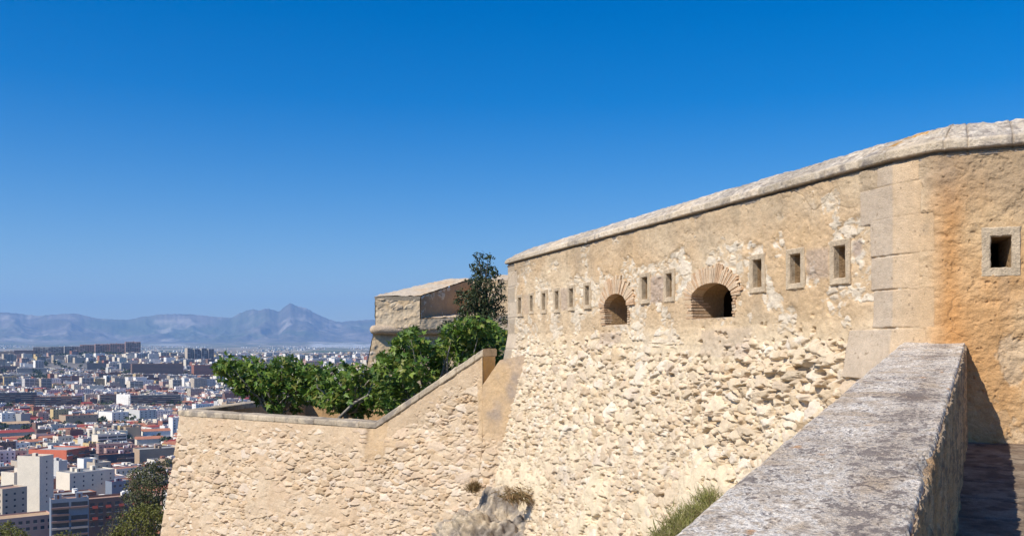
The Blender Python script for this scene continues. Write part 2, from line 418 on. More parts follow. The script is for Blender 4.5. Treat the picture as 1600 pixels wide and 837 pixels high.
    # plaster seam at the foot of the far corner
    # the dark wide hole where stones have fallen out
    for (a, b, w1, w2, dp) in HOLES:
        g = np.exp(-(((S-a)/w1)**2+((Z-b)/w2)**2)*1.3)
        g = sstep(.35, .6, g+.12*n2); h = h-dp*g; 
    # cracks
    inblk = np.zeros_like(S)
    for (a, b, c, d) in blocks: inblk = np.maximum(inblk, ((S > a) & (S < b) & (Z > c) & (Z < d)).astype(float))
    (_, _, _, _), _, _, ce = voronoi(S*1.1+.5*fbm(S*3, Z*3, o=3, seed=181), Z*1.3+.5*fbm(S*3+9, Z*3, o=3, seed=183), 185)
    ck = np.exp(-(ce/.008)**2)*up*(1-inblk)*sstep(-.1, .4, fbm(S*1.1+50, Z*1.1, o=2, seed=187))
    h = h-.012*ck; col = mix(col, np.array([.30, .20, .11]), ck*.5)
    return h, col
PATCH = []
for (a, b, c, d, k) in [(1020, 1042, 428, 474, .75), (879, 892, 447, 487, .6), (820, 830, 458, 492, .4), (1263, 1303, 384, 438, .6), (1334, 1352, 370, 405, .85), (940, 975, 515, 540, .5), (1100, 1180, 510, 560, .35)]:
    q = rect_of(a, b, c, d); PATCH.append((*q, k))
HOLES = []
for (px, py, w1, w2, dp) in [(1300, 583, .16, .05, .22), (1262, 575, .20, .04, .12), (1175, 551, .05, .05, .12), (1240, 622, .10, .05, .10), (1285, 632, .08, .06, .12), (1180, 652, .07, .05, .10)]:
    s, z = sz_of(px, py); HOLES.append((s, z, w1, w2, dp))

# the grid is spaced evenly as the eye sees it
cols = np.concatenate([np.interp(np.linspace(_mono[0]+1, 1628, 900), _mono, _ss), np.linspace(s_of(1628)+.02, 4.4, 50)])
cols = cols[cols >= S_FAR-1e-6]; cols = np.concatenate([[S_FAR], cols])
_, yy, _, _ = path(cols)
NV = 600
v = np.concatenate([np.linspace(0, 1, NV), 1+np.linspace(.01, 1, 150)])
zb = -.21*np.clip(yy, 8.6, None)-.10
S = np.repeat(cols[None, :], len(v), 0); Z = np.empty_like(S)
for i, vv in enumerate(v):
    Z[i] = Z_CORN+.02-vv*(Z_CORN+.02-zb) if vv <= 1 else zb-(vv-1)*(6.5+zb)
Zb2 = Z
h, col = fort_relief(S, Z)
P = W3(S, Z, h)
nr, ncn = S.shape
idx = np.arange(nr*ncn).reshape(nr, ncn)
q = np.stack([idx[:-1, :-1], idx[1:, :-1], idx[1:, 1:], idx[:-1, 1:]], -1).reshape(-1, 4)
cs_ = (S[:-1, :-1]+S[1:, 1:]).ravel()/2; cz_ = (Z[:-1, :-1]+Z[1:, 1:]).ravel()/2
keep = np.ones(len(q), bool)
for (a, b, c, d) in loops:
    ms, mz = (b-a)*.17, (d-c)*.12
    keep &= ~((cs_ > a+ms) & (cs_ < b-ms) & (cz_ > c+mz) & (cz_ < d-mz))
def arch_in(a, b, c, d, s, z, grow):
    w2 = (b-a)/2+grow; m = (a+b)/2; rise = (d-c)*.42; zs = d-rise
    u = np.clip(np.abs(s-m)/w2, 0, 1)
    return (np.abs(s-m) < w2) & (z > c-grow*.3) & (z < zs+(rise+grow)*np.sqrt(1-u*u))
for (a, b, c, d) in arches:
    keep &= ~arch_in(a, b, c, d, cs_, cz_, .02)
o = mesh_np('wall_face', P.reshape(-1, 3), q[keep], M['wall'], fort, FL, col.reshape(-1, 3))
# back faces of the wall so that it is a solid body: rear, far end, base
mb = MB()
TH = 1.3
def P2(s, o, z): x, y, nx, ny = path(s); return (float(x+nx*o), float(y+ny*o), z)
pf, pk, pr = P2(S_FAR, -.02, 0), P2(0, -.02, 0), P2(4.4, -.02, 0)
bf, bk, br = P2(S_FAR+.25, -TH, 0), P2(0, -TH*1.05, 0), P2(4.4, -TH, 0)
def quadz(a, b, z0, z1): mb.poly([(a[0], a[1], z0), (b[0], b[1], z0), (b[0], b[1], z1), (a[0], a[1], z1)])
quadz(bk, bf, -6.4, Z_CORN); quadz(br, bk, -6.4, Z_CORN); quadz(pr, br, -6.4, Z_CORN)
mb.build('rear_face', flat_mat('rear_plaster', (.45, .32, .19), (1, 8), (.2, .2)), fort, FL)
# far end, battered like the front
ee = P[:, 0, :]; zz = ee[:, 2]
bp_ = np.array([[bf[0]-UM[0]*-.0+batter(S_FAR, z_)*UM[0]*.6, bf[1]+batter(S_FAR, z_)*UM[1]*.6, z_] for z_ in zz])
vv = np.concatenate([ee, bp_]); n_ = len(ee); ii = np.arange(n_-1)
mesh_np('end_face', vv, np.stack([ii, ii+n_, ii+n_+1, ii+1], -1), M['wall'], fort, FL, np.tile([.47, .38, .27], (len(vv), 1)))

# ---- coping: a sloping weathered course, mitred round the corner, with a thin moulding under it
prof = [(-.05, -.02), (.035, -.02), (.045, 0), (.035, .018), (.012, .028), (.012, .045), (.085, .052), (.10, .065), (.10, .135), (.085, .15), (-.04, .225), (-.17, .295), (-.30, .36), (-.42, .395), (-.70, .41), (-1.1, .40), (-1.34, .36), (-1.34, -.02)]
prof = np.array(prof)
# resample the profile
seg = np.r_[0, np.cumsum(np.hypot(*np.diff(prof, axis=0).T))]
tt = np.concatenate([np.linspace(0, seg[9], 46), np.linspace(seg[9], seg[13], 60)[1:], np.linspace(seg[13], seg[-1], 14)[1:]])
po, pz = np.interp(tt, seg, prof[:, 0]), np.interp(tt, seg, prof[:, 1])
cc = np.concatenate([np.interp(np.linspace(_mono[0]+1, 1630, 760), _mono, _ss), np.linspace(s_of(1630)+.03, 4.4, 60)]); cc = cc[cc > S_FAR-.03]
joints = [s_of(p) for p in (1478, 1512, 1582, 1395, 1352, 1300, 1246, 1195, 1150, 1110, 1060, 1016, 975, 930, 893, 858, 826)]+[1.9, 2.6, 3.3, 3.9]
Sg = np.repeat(cc[:, None], len(po), 1); O = np.repeat(po[None], len(cc), 0).copy(); Zc = np.repeat(pz[None], len(cc), 0)+Z_CORN
# the far end is hipped: the top draws in as it nears the end
dist_end = Sg-(S_FAR-.05)
lim = np.clip(dist_end*.9, 0, 2)
Zc = np.minimum(Zc, Z_CORN+.06+np.clip(dist_end, 0, None)*.62+.02)
jd = np.min(np.abs(Sg[..., None]-np.array(joints)), -1)
blockid = np.searchsorted(np.sort(joints), Sg[:, 0]); br_ = _hash(blockid.astype(float), blockid*0., blockid*0., 5)[:, None]
ex = (O > -.6)
n1 = fbm(Sg*6, O*9+Zc*4, o=5, seed=201); n2 = fbm(Sg*24, O*34+Zc*30, o=4, seed=203)
slope_ = sstep(.085, .05, O)*sstep(-.75, -.4, O)*(Zc > Z_CORN+.1)
d = ex*(.006*n1+.007*n2+slope_*(.014*fbm(Sg*9, O*13, o=4, seed=206)+.008*n2)+.010*(br_-.5)-.014*np.exp(-(jd/.008)**2)-.03*sstep(.35, .7, fbm(Sg*3, O*5, o=4, seed=205)))
face = sstep(-.02, .06, O)
O2 = O+d*(.35+.65*face); Z2 = Zc+d*(1-.6*face)
x, y, nx, ny = path(Sg, .19)
P = np.stack([x+nx*O2, y+ny*O2, Z2], -1)
w1 = fbm(Sg*2.2, O*5+Zc*3, o=5, seed=211); w2 = fbm(Sg*11, O*14+Zc*10, o=5, seed=213)
cg = mix(np.array([.50, .42, .32]), np.array([.64, .56, .45]), sstep(-.3, .4, w2+.3*w1))
cg = mix(cg, np.array([.19, .16, .145]), sstep(.08, .42, w2*.9+.6*fbm(Sg*5, O*20, o=4, seed=217))*.7); cg = mix(cg, np.array([.16, .13, .12]), sstep(.1, .35, fbm(Sg*28, O*50+Zc*40, o=4, seed=218))*.6)
cg = mix(cg, np.array([.56, .42, .27]), sstep(.1, .5, -w1)*.55)
cg = mix(cg, np.array([.24, .20, .17]), sstep(.03, .0, O-.01)*0+.75*((Zc < Z_CORN+.052)))  # moulding coloured dark to draw the shadow line under the coping
lich = sstep(.35, .6, fbm(Sg*7, O*12, o=4, seed=221)+.75*np.exp(-((Sg-s_of(1412))/.16)**2)*np.exp(-((O+.22)/.16)**2)+.4*np.exp(-((Sg-S_FAR-.5)/.3)**2)+.5*np.exp(-((Sg-s_of(1385))/.1)**2)*np.exp(-((O+.12)/.1)**2)-.12)
cg = mix(cg, np.array([.52, .25, .03]), lich*.85)
cg = mix(cg, np.array([.2, .15, .1]), np.exp(-(jd/.010)**2)*.6)
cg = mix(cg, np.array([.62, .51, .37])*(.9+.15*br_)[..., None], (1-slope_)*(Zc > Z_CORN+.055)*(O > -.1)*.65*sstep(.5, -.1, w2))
cg = mix(cg, np.array([.33, .285, .24]), slope_*sstep(-.15, .3, w1+.6*w2)*.5)
mm = fbm(Sg*16, O*30+Zc*24, o=5, seed=219, g=.7)
cg = mix(cg, np.array([.20, .17, .145]), slope_*sstep(.08, .34, mm)*.7); cg = mix(cg, np.array([.76, .68, .56]), slope_*sstep(.08, .34, -mm)*.65)
cg = cg*(.82+.34*br_)[..., None]
nr, ncn = Sg.shape; idx = np.arange(nr*ncn).reshape(nr, ncn)
q = np.stack([idx[:-1, :-1], idx[1:, :-1], idx[1:, 1:], idx[:-1, 1:]], -1).reshape(-1, 4)
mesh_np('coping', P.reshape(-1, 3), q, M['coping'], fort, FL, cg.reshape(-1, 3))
mb = MB(); e = P[0]
mb.poly([tuple(p) for p in e]); mb.build('coping_end', flat_mat('coping_end_stone', (.5, .42, .32), (3, 20), (.2, .2)), fort, FL)

# ---- loopholes: a proud stone frame round a splayed recess
def ring(mbx, outer, inner, m=0):
    for i in range(4):
        j = (i+1) % 4; mbx.poly([outer[i], outer[j], inner[j], inner[i]], m)
for i, (a, b, c, d) in enumerate(loops):
    mb = MB(); near = i == 11
    ww, hh = b-a, d-c; pr_ = .065 if not near else .06
    jig = [rnd.uniform(-.012, .012) for _ in range(8)]
    def Q(s, z, o): return tuple(float(t_) for t_ in W3(s, z, o))
    iu, iv = ww*(.215 if not near else .24), hh*(.15 if not near else .19)
    n = 7
    def loop_pts(ds, dz, o, jit=0, k=n):
        pts = []
        cs = [(a+ds, c+dz), (b-ds, c+dz), (b-ds, d-dz), (a+ds, d-dz)]
        for e_ in range(4):
            p, q_ = cs[e_], cs[(e_+1) % 4]
            for t in range(k):
                f = t/k; pts.append(Q(p[0]+(q_[0]-p[0])*f+rnd.uniform(-jit, jit), p[1]+(q_[1]-p[1])*f+rnd.uniform(-jit, jit), o+rnd.uniform(-jit, jit)))
        return pts
    L = [loop_pts(-.004, -.004, -.08), loop_pts(0, 0, pr_-.012, .004), loop_pts(.012, .012, pr_, .003), loop_pts(iu-.01, iv-.01, pr_-.002, .003), loop_pts(iu, iv, pr_-.014, .003), loop_pts(iu, iv, -.02, 0)]
    for A, B in zip(L, L[1:]):
        for k in range(len(A)):
            k2 = (k+1) % len(A); mb.poly([A[k], A[k2], B[k2], B[k]])
    lp = bpy.data.objects.new('loophole', None); C.objects.link(lp); lp.parent = fort
    ctr = np.array(W3((a+b)/2, (c+d)/2, 0)); lp.location = ctr-FL
    if i == 1: lp['label'] = 'loophole with broken jagged frame'
    mb.build('loophole_frame', M['frame'], lp, ctr)
    # recess: splayed jambs narrowing inwards to a slit
    mb = MB(); dp = .42
    s0, s1, z0, z1 = a+iu, b-iu, c+iv, d-iv
    sw = (s1-s0)
    if near: t0, t1 = s0+sw*.02, s0+sw*.50
    else: t0, t1, dp = s0+sw*.42, s0+sw*.80, .34
    f1 = [Q(s0, z0, -.018), Q(s1, z0, -.018), Q(s1, z1, -.018), Q(s0, z1, -.018)]
    f2 = [Q(t0, z0+.0, -dp), Q(t1, z0+.0, -dp), Q(t1, z1-.02, -dp), Q(t0, z1-.02, -dp)]
    f3 = [Q(t0, z0+.0, -1.25), Q(t1, z0+.0, -1.25), Q(t1, z1-.02, -1.25), Q(t0, z1-.02, -1.25)]
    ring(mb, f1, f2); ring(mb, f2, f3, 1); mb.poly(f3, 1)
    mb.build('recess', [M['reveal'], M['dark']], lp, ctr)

# ---- arched embrasures: brick voussoirs, thin brick jamb courses, deep barrel recess
for i, (a, b, c, d) in enumerate(arches):
    ctr = np.array(W3((a+b)/2, (c+d)/2, 0))
    em = bpy.data.objects.new('arched_embrasure', None); C.objects.link(em); em.parent = fort; em.location = ctr-FL
    em['label'] = ['small brick arched embrasure blocked at the back', 'wide brick arched embrasure with brick courses and greenery seen through'][i]
    def Q(s, z, o): return tuple(float(t_) for t_ in W3(s, z, o))
    m = (a+b)/2; w2 = (b-a)/2; rise = (d-c)*.42; zs = d-rise
    # voussoirs
    mb = MB(); nb = 50 if i else 32
    rr = .25 if i else .30
    for k in range(nb):
        th0 = math.pi*(k+.08)/nb; th1 = math.pi*(k+.92)/nb
        l = rr*rnd.uniform(.7, 1.05); pr2 = rnd.uniform(.066, .082)
        def E(th, g, o_): return Q(m-math.cos(th)*(w2+g)*1.0, zs+math.sin(th)*(rise+g), o_)
        mid = (th0+th1)/2
        if not i and rnd.random() < .1: continue
        p = [E(th0, -.008, -.12), E(th1, -.008, -.12), E(th1, l, -.12), E(th0, l, -.12), E(th0, -.008, pr2), E(th1, -.008, pr2), E(th1, l, pr2-.01), E(th0, l, pr2-.01)]
        mb.hexa(p, rnd.random() < .5)
    # mortar bed behind the bricks
    bed = []
    for k in range(33):
        th = math.pi*k/32; bed.append((Q(m-math.cos(th)*(w2-.004), zs+math.sin(th)*(rise-.004), .062), Q(m-math.cos(th)*(w2+rr*.8), zs+math.sin(th)*(rise+rr*.8), .056)))
    for k in range(32): mb.poly([bed[k][0], bed[k+1][0], bed[k+1][1], bed[k][1]], 2)
    mb.build('voussoirs', [M['brick'], M['brickb'], M['frame']], em, ctr)
    # jamb brick courses
    mb = MB(); nc = int((zs-c)/.042)+1
    for side in (0, 1):
        for k in range(nc):
            z0 = c+k*(zs-c)/nc+.004; z1 = z0+(zs-c)/nc-.012
            ln = rnd.uniform(.10, .22)*(1 if side == 0 else .45); pr2 = rnd.uniform(.045, .065)
            e0 = (a-ln, a+rnd.uniform(0, .02)) if side == 0 else (b-rnd.uniform(0, .012), b+ln)
            p = [Q(e0[0], z0, -.25), Q(e0[1], z0, -.25), Q(e0[1], z0, pr2), Q(e0[0], z0, pr2), Q(e0[0], z1, -.25), Q(e0[1], z1, -.25), Q(e0[1], z1, pr2), Q(e0[0], z1, pr2)]
            mb.hexa(p, rnd.random() < .5)
    # sill course
    p = [Q(a-.1, c-.035, -.25), Q(b+.03, c-.035, -.25), Q(b+.03, c-.035, .03), Q(a-.1, c-.035, .04), Q(a-.1, c, -.25), Q(b+.03, c, -.25), Q(b+.03, c, .03), Q(a-.1, c, .04)]
    mb.hexa(p, 1)
    mb.build('jamb_bricks', [M['brick'], M['brickb']], em, ctr)
    # recess
    mb = MB(); nA = 20
    def outline(w_, zlo, zsp, ri, o_, ms):
        pts = [Q(ms-w_, zlo, o_)]
        for k in range(nA+1):
            th = math.pi*k/nA; pts.append(Q(ms-math.cos(th)*w_, zsp+math.sin(th)*ri, o_))
        pts.append(Q(ms+w_, zlo, o_)); return pts
    dp = .95 if i == 0 else .46
    k1 = .62 if i == 0 else .96
    A0 = outline(w2, c, zs, rise, -.0, m)
    A1 = outline(w2*k1, c+.02, zs, rise*(.75 if i == 0 else .95), -dp, m)
    for k in range(len(A0)):
        k2 = (k+1) % len(A0); mb.poly([A0[k], A0[k2], A1[k2], A1[k]])
    if i == 0: mb.poly(A1, 0)
    else:
        # opens into a wider casemate, its darkness put into the colour
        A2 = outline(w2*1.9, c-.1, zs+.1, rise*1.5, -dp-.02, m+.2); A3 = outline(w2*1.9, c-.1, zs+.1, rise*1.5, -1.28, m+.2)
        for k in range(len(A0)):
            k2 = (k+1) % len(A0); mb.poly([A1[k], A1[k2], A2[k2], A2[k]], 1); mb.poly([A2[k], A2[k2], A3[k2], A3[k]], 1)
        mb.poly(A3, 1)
    mb.build('recess', [M['reveal'], M['dark']], em, ctr)

# ------------------------------------------------------------------ TERRACE WALL (lower left, level then raking coping)
UT = azv(-54.0); NT = np.array([-math.cos(R(54)), -math.sin(R(54))]); J = np.array([-.28, 21.0])
def t_of(px):
    k = (px-CX)/F; return float((k*J[1]-J[0])/(UT[0]-k*UT[1]))
def TP(t, z, o):
    q = np.asarray(o)+.19*np.clip(-1.85-np.asarray(z), 0, None)
    return np.stack([J[0]+UT[0]*t+NT[0]*q, J[1]+UT[1]*t+NT[1]*q, np.asarray(z, float)+0*np.asarray(t)], -1)
tA, tK, tS, tE = t_of(283), t_of(590), t_of(756), t_of(832)
ZL = -1.92                                                       # underside of the level coping
zS = (HY-556)/F*(J[1]+UT[1]*tS)
def ztop(t):
    z = np.interp(t, [tE, t_of(783), tS-.001, tS, tK, tA], [-.1, -.24, -.80, zS, ZL, ZL]); return z
terr = thing('terrace_wall', 'lower rubble retaining wall with level coping rising steeply to a stub beside the high wall', 'wall', (float(J[0]), float(J[1]), -6.4))
TL = np.array(terr.location)
ts = np.concatenate([np.interp(np.linspace(281, 838, 820), np.linspace(281, 838, 200), [t_of(p) for p in np.linspace(281, 838, 200)])])
ts = np.clip(ts, tE-.1, tA); ts = np.unique(np.r_[ts, tS, tS-.002])
vv = np.concatenate([np.linspace(0, 1, 430), 1+np.linspace(.01, 1, 110)])
yd = J[1]+UT[1]*ts; zt = np.array([float(ztop(t)) for t in ts]); zb = -.205*yd
S = np.repeat(ts[None], len(vv), 0)
Z = np.where(vv[:, None] <= 1, zt[None]-vv[:, None]*(zt-zb)[None], zb[None]-(vv[:, None]-1)*(8.0+zb)[None])
def terr_relief(S, Z):
    n1 = fbm(S*.5, Z*.6, o=4, seed=303); n2 = fbm(S*2.2, Z*2.4, o=4, seed=309)
    top = ztop(S[0])[None] if False else np.array([ztop(t) for t in S[0]])[None]
    up = sstep(.75, .05, (top-Z)+.5*n1+.25*n2)                     # plaster under the coping
    strip = sstep(0, .10, S-(tK-.42)+.05*n2)*sstep(0, .10, (tK+.34)-S+.05*n2)*sstep(-.95, -.6, Z-top+.15*n2)
    strip2 = sstep(0, .15, S-(tE)+.0)*sstep(0, .2, (tS+.22)-S+.12*n2)*sstep(-2.25, -1.85, Z+.4*n1)
    up = np.maximum(np.maximum(up*.8, strip), strip2)
    quo = sstep(tA-1.3, tA-.9, S)                                  # squarer courses towards the corner
    hA, rA, eA = stones(S, Z, .30, .155, 1.0, 321, gone=.2); hL, rL, _ = stones(S, Z, .50, .26, 1.0, 319, gone=.75); rA = [np.where(hL > hA, l9, a9) for l9, a9 in zip(rL, rA)]; hA = np.maximum(hA, hL*.95); hB, rB, eB = stones(S, Z, .18, .105, 1.0, 347, gone=.15)
    hC, rC, eC = stones(S, Z, .32, .18, 1.0, 361, .12)
    hA = hA*(1-quo)+hC*quo; rA = [np.where(quo > .5, c_, a_) for a_, c_ in zip(rA, rC)]
    big = sstep(-.3, .15, fbm(S*.6+9, Z*.8, o=3, seed=331)+quo)
    amp = .058+.02*n1
    a_, b_ = hA*(.5+.5*big), hB*.65-.08+.06*(1-big)
    hs_ = np.maximum(a_, b_)*amp; useB = b_ > a_
    mort = -.008+.022*fbm(S*5, Z*6, o=4, seed=305)+.050*sstep(-.05, .45, fbm(S*.7+3, Z*1.0, o=4, seed=355)+.35*fbm(S*4, Z*4, o=3, seed=356))
    pl = mort*(1-up)+up*(.05+.008*n2)
    isst = sstep(-.003, .008, hs_-pl)
    pit = sstep(.28, .44, fbm(S*7.5, Z*11, o=4, seed=358)+.3*fbm(S*1.0, Z*1.2, o=3, seed=359))*(1-up)
    h = np.maximum(hs_, pl)-.045*pit+fbm(S*34, Z*34, o=3, seed=371)*.005+fbm(S*10, Z*12, o=3, seed=377)*.010
    r = [np.where(useB, b2, a2) for a2, b2 in zip(rA, rB)]
    cs = stone_colour(r, S, Z, 2)*.97
    t1 = fbm(S*.7, Z*.9, o=5, seed=401); t2 = fbm(S*3, Z*3, o=4, seed=403)
    cp = mix(np.array([.59, .45, .30]), np.array([.65, .54, .39]), sstep(-.3, .4, t1+.3*t2))
    cp = mix(cp, np.array([.58, .40, .21]), np.clip(strip+strip2+up*.35, 0, 1)*sstep(-.4, .3, t1)*.75)
    col = mix(cp, cs, isst)
    # stains
    g = np.exp(-((S-t_of(578))/.09)**2)*sstep(-.95, -.1, Z-top)*sstep(-.3, .3, n2+.3)
    col = mix(col, np.array([.30, .22, .14]), g*.7)
    g = sstep(.15, -.05, S-(t_of(762)))*sstep(-1.9, -1.2, Z+.3*n2)
    col = mix(col, np.array([.36, .30, .25]), g*sstep(-.25, .35, n2+.3*t2)*.85)
    col = mix(col, np.array([.40, .30, .22]), sstep(.25, .6, fbm(S*1.2+15, Z*1.5, o=5, seed=421))*.35)
    return h, col
h, col = terr_relief(S, Z); col = col*np.array([.94, .905, .89])
P = TP(S, Z, h)
idx = np.arange(S.size).reshape(S.shape)
q = np.stack([idx[:-1, :-1], idx[:-1, 1:], idx[1:, 1:], idx[1:, :-1]], -1).reshape(-1, 4)
mesh_np('wall_face', P.reshape(-1, 3), q, M['wall'], terr, TL, col.reshape(-1, 3))
# left flank of the bastion running away from the camera, ragged edge shared with the face
UB = azv(8.0); DB = 9.0
edge = P[:, -1, :] if ts[-1] > ts[0] else P[:, 0, :]
nb = 40; us = np.linspace(0, DB, nb)
G = edge[:, None, :]+np.stack([UB[0]*us, UB[1]*us, 0*us], -1)[None]
out = np.array([-UB[1], UB[0]])
Sg = np.repeat(us[None], len(edge), 0); hB, rB, _ = stones(Sg, G[..., 2], .26, .16, .05, 431)
hB = hB*sstep(0, .3, Sg); G[..., 0] += out[0]*hB; G[..., 1] += out[1]*hB
idx = np.arange(G.shape[0]*nb).reshape(-1, nb)
q = np.stack([idx[:-1, :-1], idx[:-1, 1:], idx[1:, 1:], idx[1:, :-1]], -1).reshape(-1, 4)
mesh_np('flank_face', G.reshape(-1, 3), q, M['wall'], terr, TL, stone_colour(rB, Sg, G[..., 2], 1).reshape(-1, 3))
# inner faces and terrace thickness
mb = MB(); TW = .42
def T2(t, o, z): return (float(J[0]+UT[0]*t+NT[0]*o), float(J[1]+UT[1]*t+NT[1]*o), z)
def Bk(u, o, z):
    b = np.array(T2(tA, 0, 0))[:2]+UB*u-out*o; return (float(b[0]), float(b[1]), z)
mb.poly([T2(tA-.3, -TW, -4.4), T2(tK, -TW, -4.4), T2(tK, -TW, ZL), T2(tA-.3, -TW, ZL)])
mb.poly([T2(tK, -TW, -4.4), T2(tS, -TW, -4.4), T2(tS, -TW, zS), T2(tK, -TW, ZL)])
mb.poly([Bk(0.2, .45, -4.4), Bk(DB, .45, -4.4), Bk(DB, .45, ZL), Bk(0.2, .45, ZL)])
# rear inner wall of the terrace, behind the figs
r0 = Bk(DB, .45, 0); r1 = (3.5, r0[1]-3.0, 0)
for za, zb_ in ((-4.4, -2.02),):
    mb.poly([(r0[0], r0[1], za), (r1[0], r1[1], za), (r1[0], r1[1], zb_), (r0[0], r0[1], zb_)])
    mb.poly([(r0[0], r0[1], zb_), (r1[0], r1[1], zb_), (r1[0], r1[1]+.4, zb_), (r0[0], r0[1]+.4, zb_)])
mb.build('inner_face', flat_mat('inner_orange_plaster', (.50, .32, .16), (1, 8, 40), (.2, .2, .15), (30, .02)), terr, TL)
# stub end face (a dense little grid) and the sloping shoulder behind it
e0, e1 = T2(tS, .03, 0), T2(tS, -TW, 0)
n_ = 30; uu = np.linspace(0, 1, n_); zz = np.linspace(-2.0, zS+.02, 60)
U_, Z_ = np.meshgrid(uu, zz); dd = .012*fbm(U_*3, Z_*5, o=4, seed=441)
G = np.stack([e0[0]+(e1[0]-e0[0])*U_-UT[0]*dd, e0[1]+(e1[1]-e0[1])*U_-UT[1]*dd, Z_], -1)
idx = np.arange(n_*60).reshape(60, n_); q = np.stack([idx[:-1, :-1], idx[:-1, 1:], idx[1:, 1:], idx[1:, :-1]], -1).reshape(-1, 4)
mesh_np('end_face', G.reshape(-1, 3), q, M['wall'], terr, TL, mix(np.array([.62, .38, .14]), np.array([.52, .36, .2]), sstep(-.3, .4, fbm(U_*2, Z_*3, seed=443))).reshape(-1, 3))
mb = MB()
mb.hexa([T2(tE-.2, .0, -3), T2(tS+.02, .0, -3), T2(tS+.02, -.5, -3), T2(tE-.2, -.5, -3), T2(t_of(783), .0, -.25), T2(tS+.02, .0, -.82), T2(tS+.02, -.5, -.82), T2(t_of(783), -.5, -.25)])
mb.build('shoulder', flat_mat('stained_shoulder', (.40, .32, .24), (2, 12), (.25, .2)), terr, TL)
# coping stones: one long mesh per run, noise-worn, with joints
def coping_run(p0, p1, n_side, wid, th, over, name, seed, jl):
    """p0,p1: 3-D points on the outer top edge line (underside level), n_side: outward 2-D normal"""
    p0, p1 = np.array(p0, float), np.array(p1, float); L = np.linalg.norm(p1-p0); n = int(L/.018)
    pr = np.array([(-wid, 0), (over, 0), (over+.01, .02), (over+.01, th-.03), (over-.015, th), (-wid+.02, th+.01), (-wid-.03, th-.02), (-wid-.03, 0)])
    sg = np.r_[0, np.cumsum(np.hypot(*np.diff(pr, axis=0).T))]; t_ = np.linspace(0, sg[-1], 60)
    o_, z_ = np.interp(t_, sg, pr[:, 0]), np.interp(t_, sg, pr[:, 1])
    a = np.linspace(0, L, n); A, O_ = np.meshgrid(a, o_, indexing='ij'); _, Z_ = np.meshgrid(a, z_, indexing='ij')
    dirv = (p1-p0)/L
    js = np.arange(jl*.6, L, jl)+np.array([(_hash(np.array(float(k)), np.array(1.), np.array(0.), seed)-.5)*jl*.3 for k in range(len(np.arange(jl*.6, L, jl)))])
    jd = np.min(np.abs(A[..., None]-js), -1)
    bi = np.searchsorted(js, a).astype(float); br = _hash(bi, bi*0, bi*0, seed)[:, None]
    nz = .012*fbm(A*4, O_*6+Z_*6, o=4, seed=seed)+.006*fbm(A*20, O_*20+Z_*20, o=3, seed=seed+1)-.014*np.exp(-(jd/.012)**2)+.012*(br-.5)
    Gp = p0+dirv*A[..., None]
    cz = np.sign(Z_-th*.5)
    X = Gp[..., 0]+n_side[0]*(O_+nz); Y = Gp[..., 1]+n_side[1]*(O_+nz); ZZ = Gp[..., 2]+Z_+nz*cz*.8
    w2 = fbm(A*5, O_*8+Z_*8, o=5, seed=seed+3); w1 = fbm(A*1.2, O_*2, o=3, seed=seed+4)
    c_ = mix(np.array([.46, .38, .28]), np.array([.56, .46, .33]), sstep(-.3, .4, w1)); c_ = mix(c_, np.array([.22, .19, .165]), sstep(-.1, .35, w2+.25*w1)*.8)
    c_ = c_*(.88+.22*br)[..., None]; c_ = mix(c_, np.array([.22, .16, .1]), np.exp(-(jd/.012)**2)*.6)
    idx = np.arange(X.size).reshape(X.shape)
    q = np.stack([idx[:-1, :-1], idx[:-1, 1:], idx[1:, 1:], idx[1:, :-1]], -1).reshape(-1, 4)
    V = np.stack([X, Y, ZZ], -1).reshape(-1, 3)
    b = len(V); caps = []
    V = np.concatenate([V, [V[idx[0]].mean(0)], [V[idx[-1]].mean(0)]]); ccol = np.concatenate([c_.reshape(-1, 3), [[.5, .4, .28]], [[.5, .4, .28]]])
    ring0 = np.stack([idx[0, :-1], np.full(59, b), np.full(59, b), idx[0, 1:]], -1); ring1 = np.stack([idx[-1, :-1], idx[-1, 1:], np.full(59, b+1), np.full(59, b+1)], -1)
    me = mesh_np(name, V, q, M['coping'], terr, TL, ccol)
    stone_ = flat_mat('cut_stone', (.5, .4, .28), (3, 20), (.2, .2))
    for rg_ in (idx[0], idx[-1][::-1]):
        mbc = MB(); mbc.poly([tuple(V[k]-TL) for k in rg_]); mbc.build('coping_end', stone_, me, (0, 0, 0))
    return me
coping_run(T2(tA+.02, 0, ZL), T2(tK-.02, 0, ZL), NT, TW, .155, .05, 'level_coping', 500, .75)
coping_run(T2(tK+.03, 0, ZL-.0), T2(tS-.02, 0, zS+.0), NT, TW, .165, .06, 'raking_coping', 520, .62)
coping_run(Bk(-.05, 0, ZL+.003), Bk(DB, 0, ZL+.003), out, .45, .15, .05, 'flank_coping', 540, .8)

# terrace soil
mb = MB(); mb.poly([(-8.9, 28.0, -4.2), (1.5, 21.0, -4.2), (4, 36, -4.2), (-8.1, 37, -4.2)])
tag(mb.build('soil', flat_mat('dry_soil', (.22, .16, .10), (1, 8), (.2, .2)), None), None, None, None, 'structure')

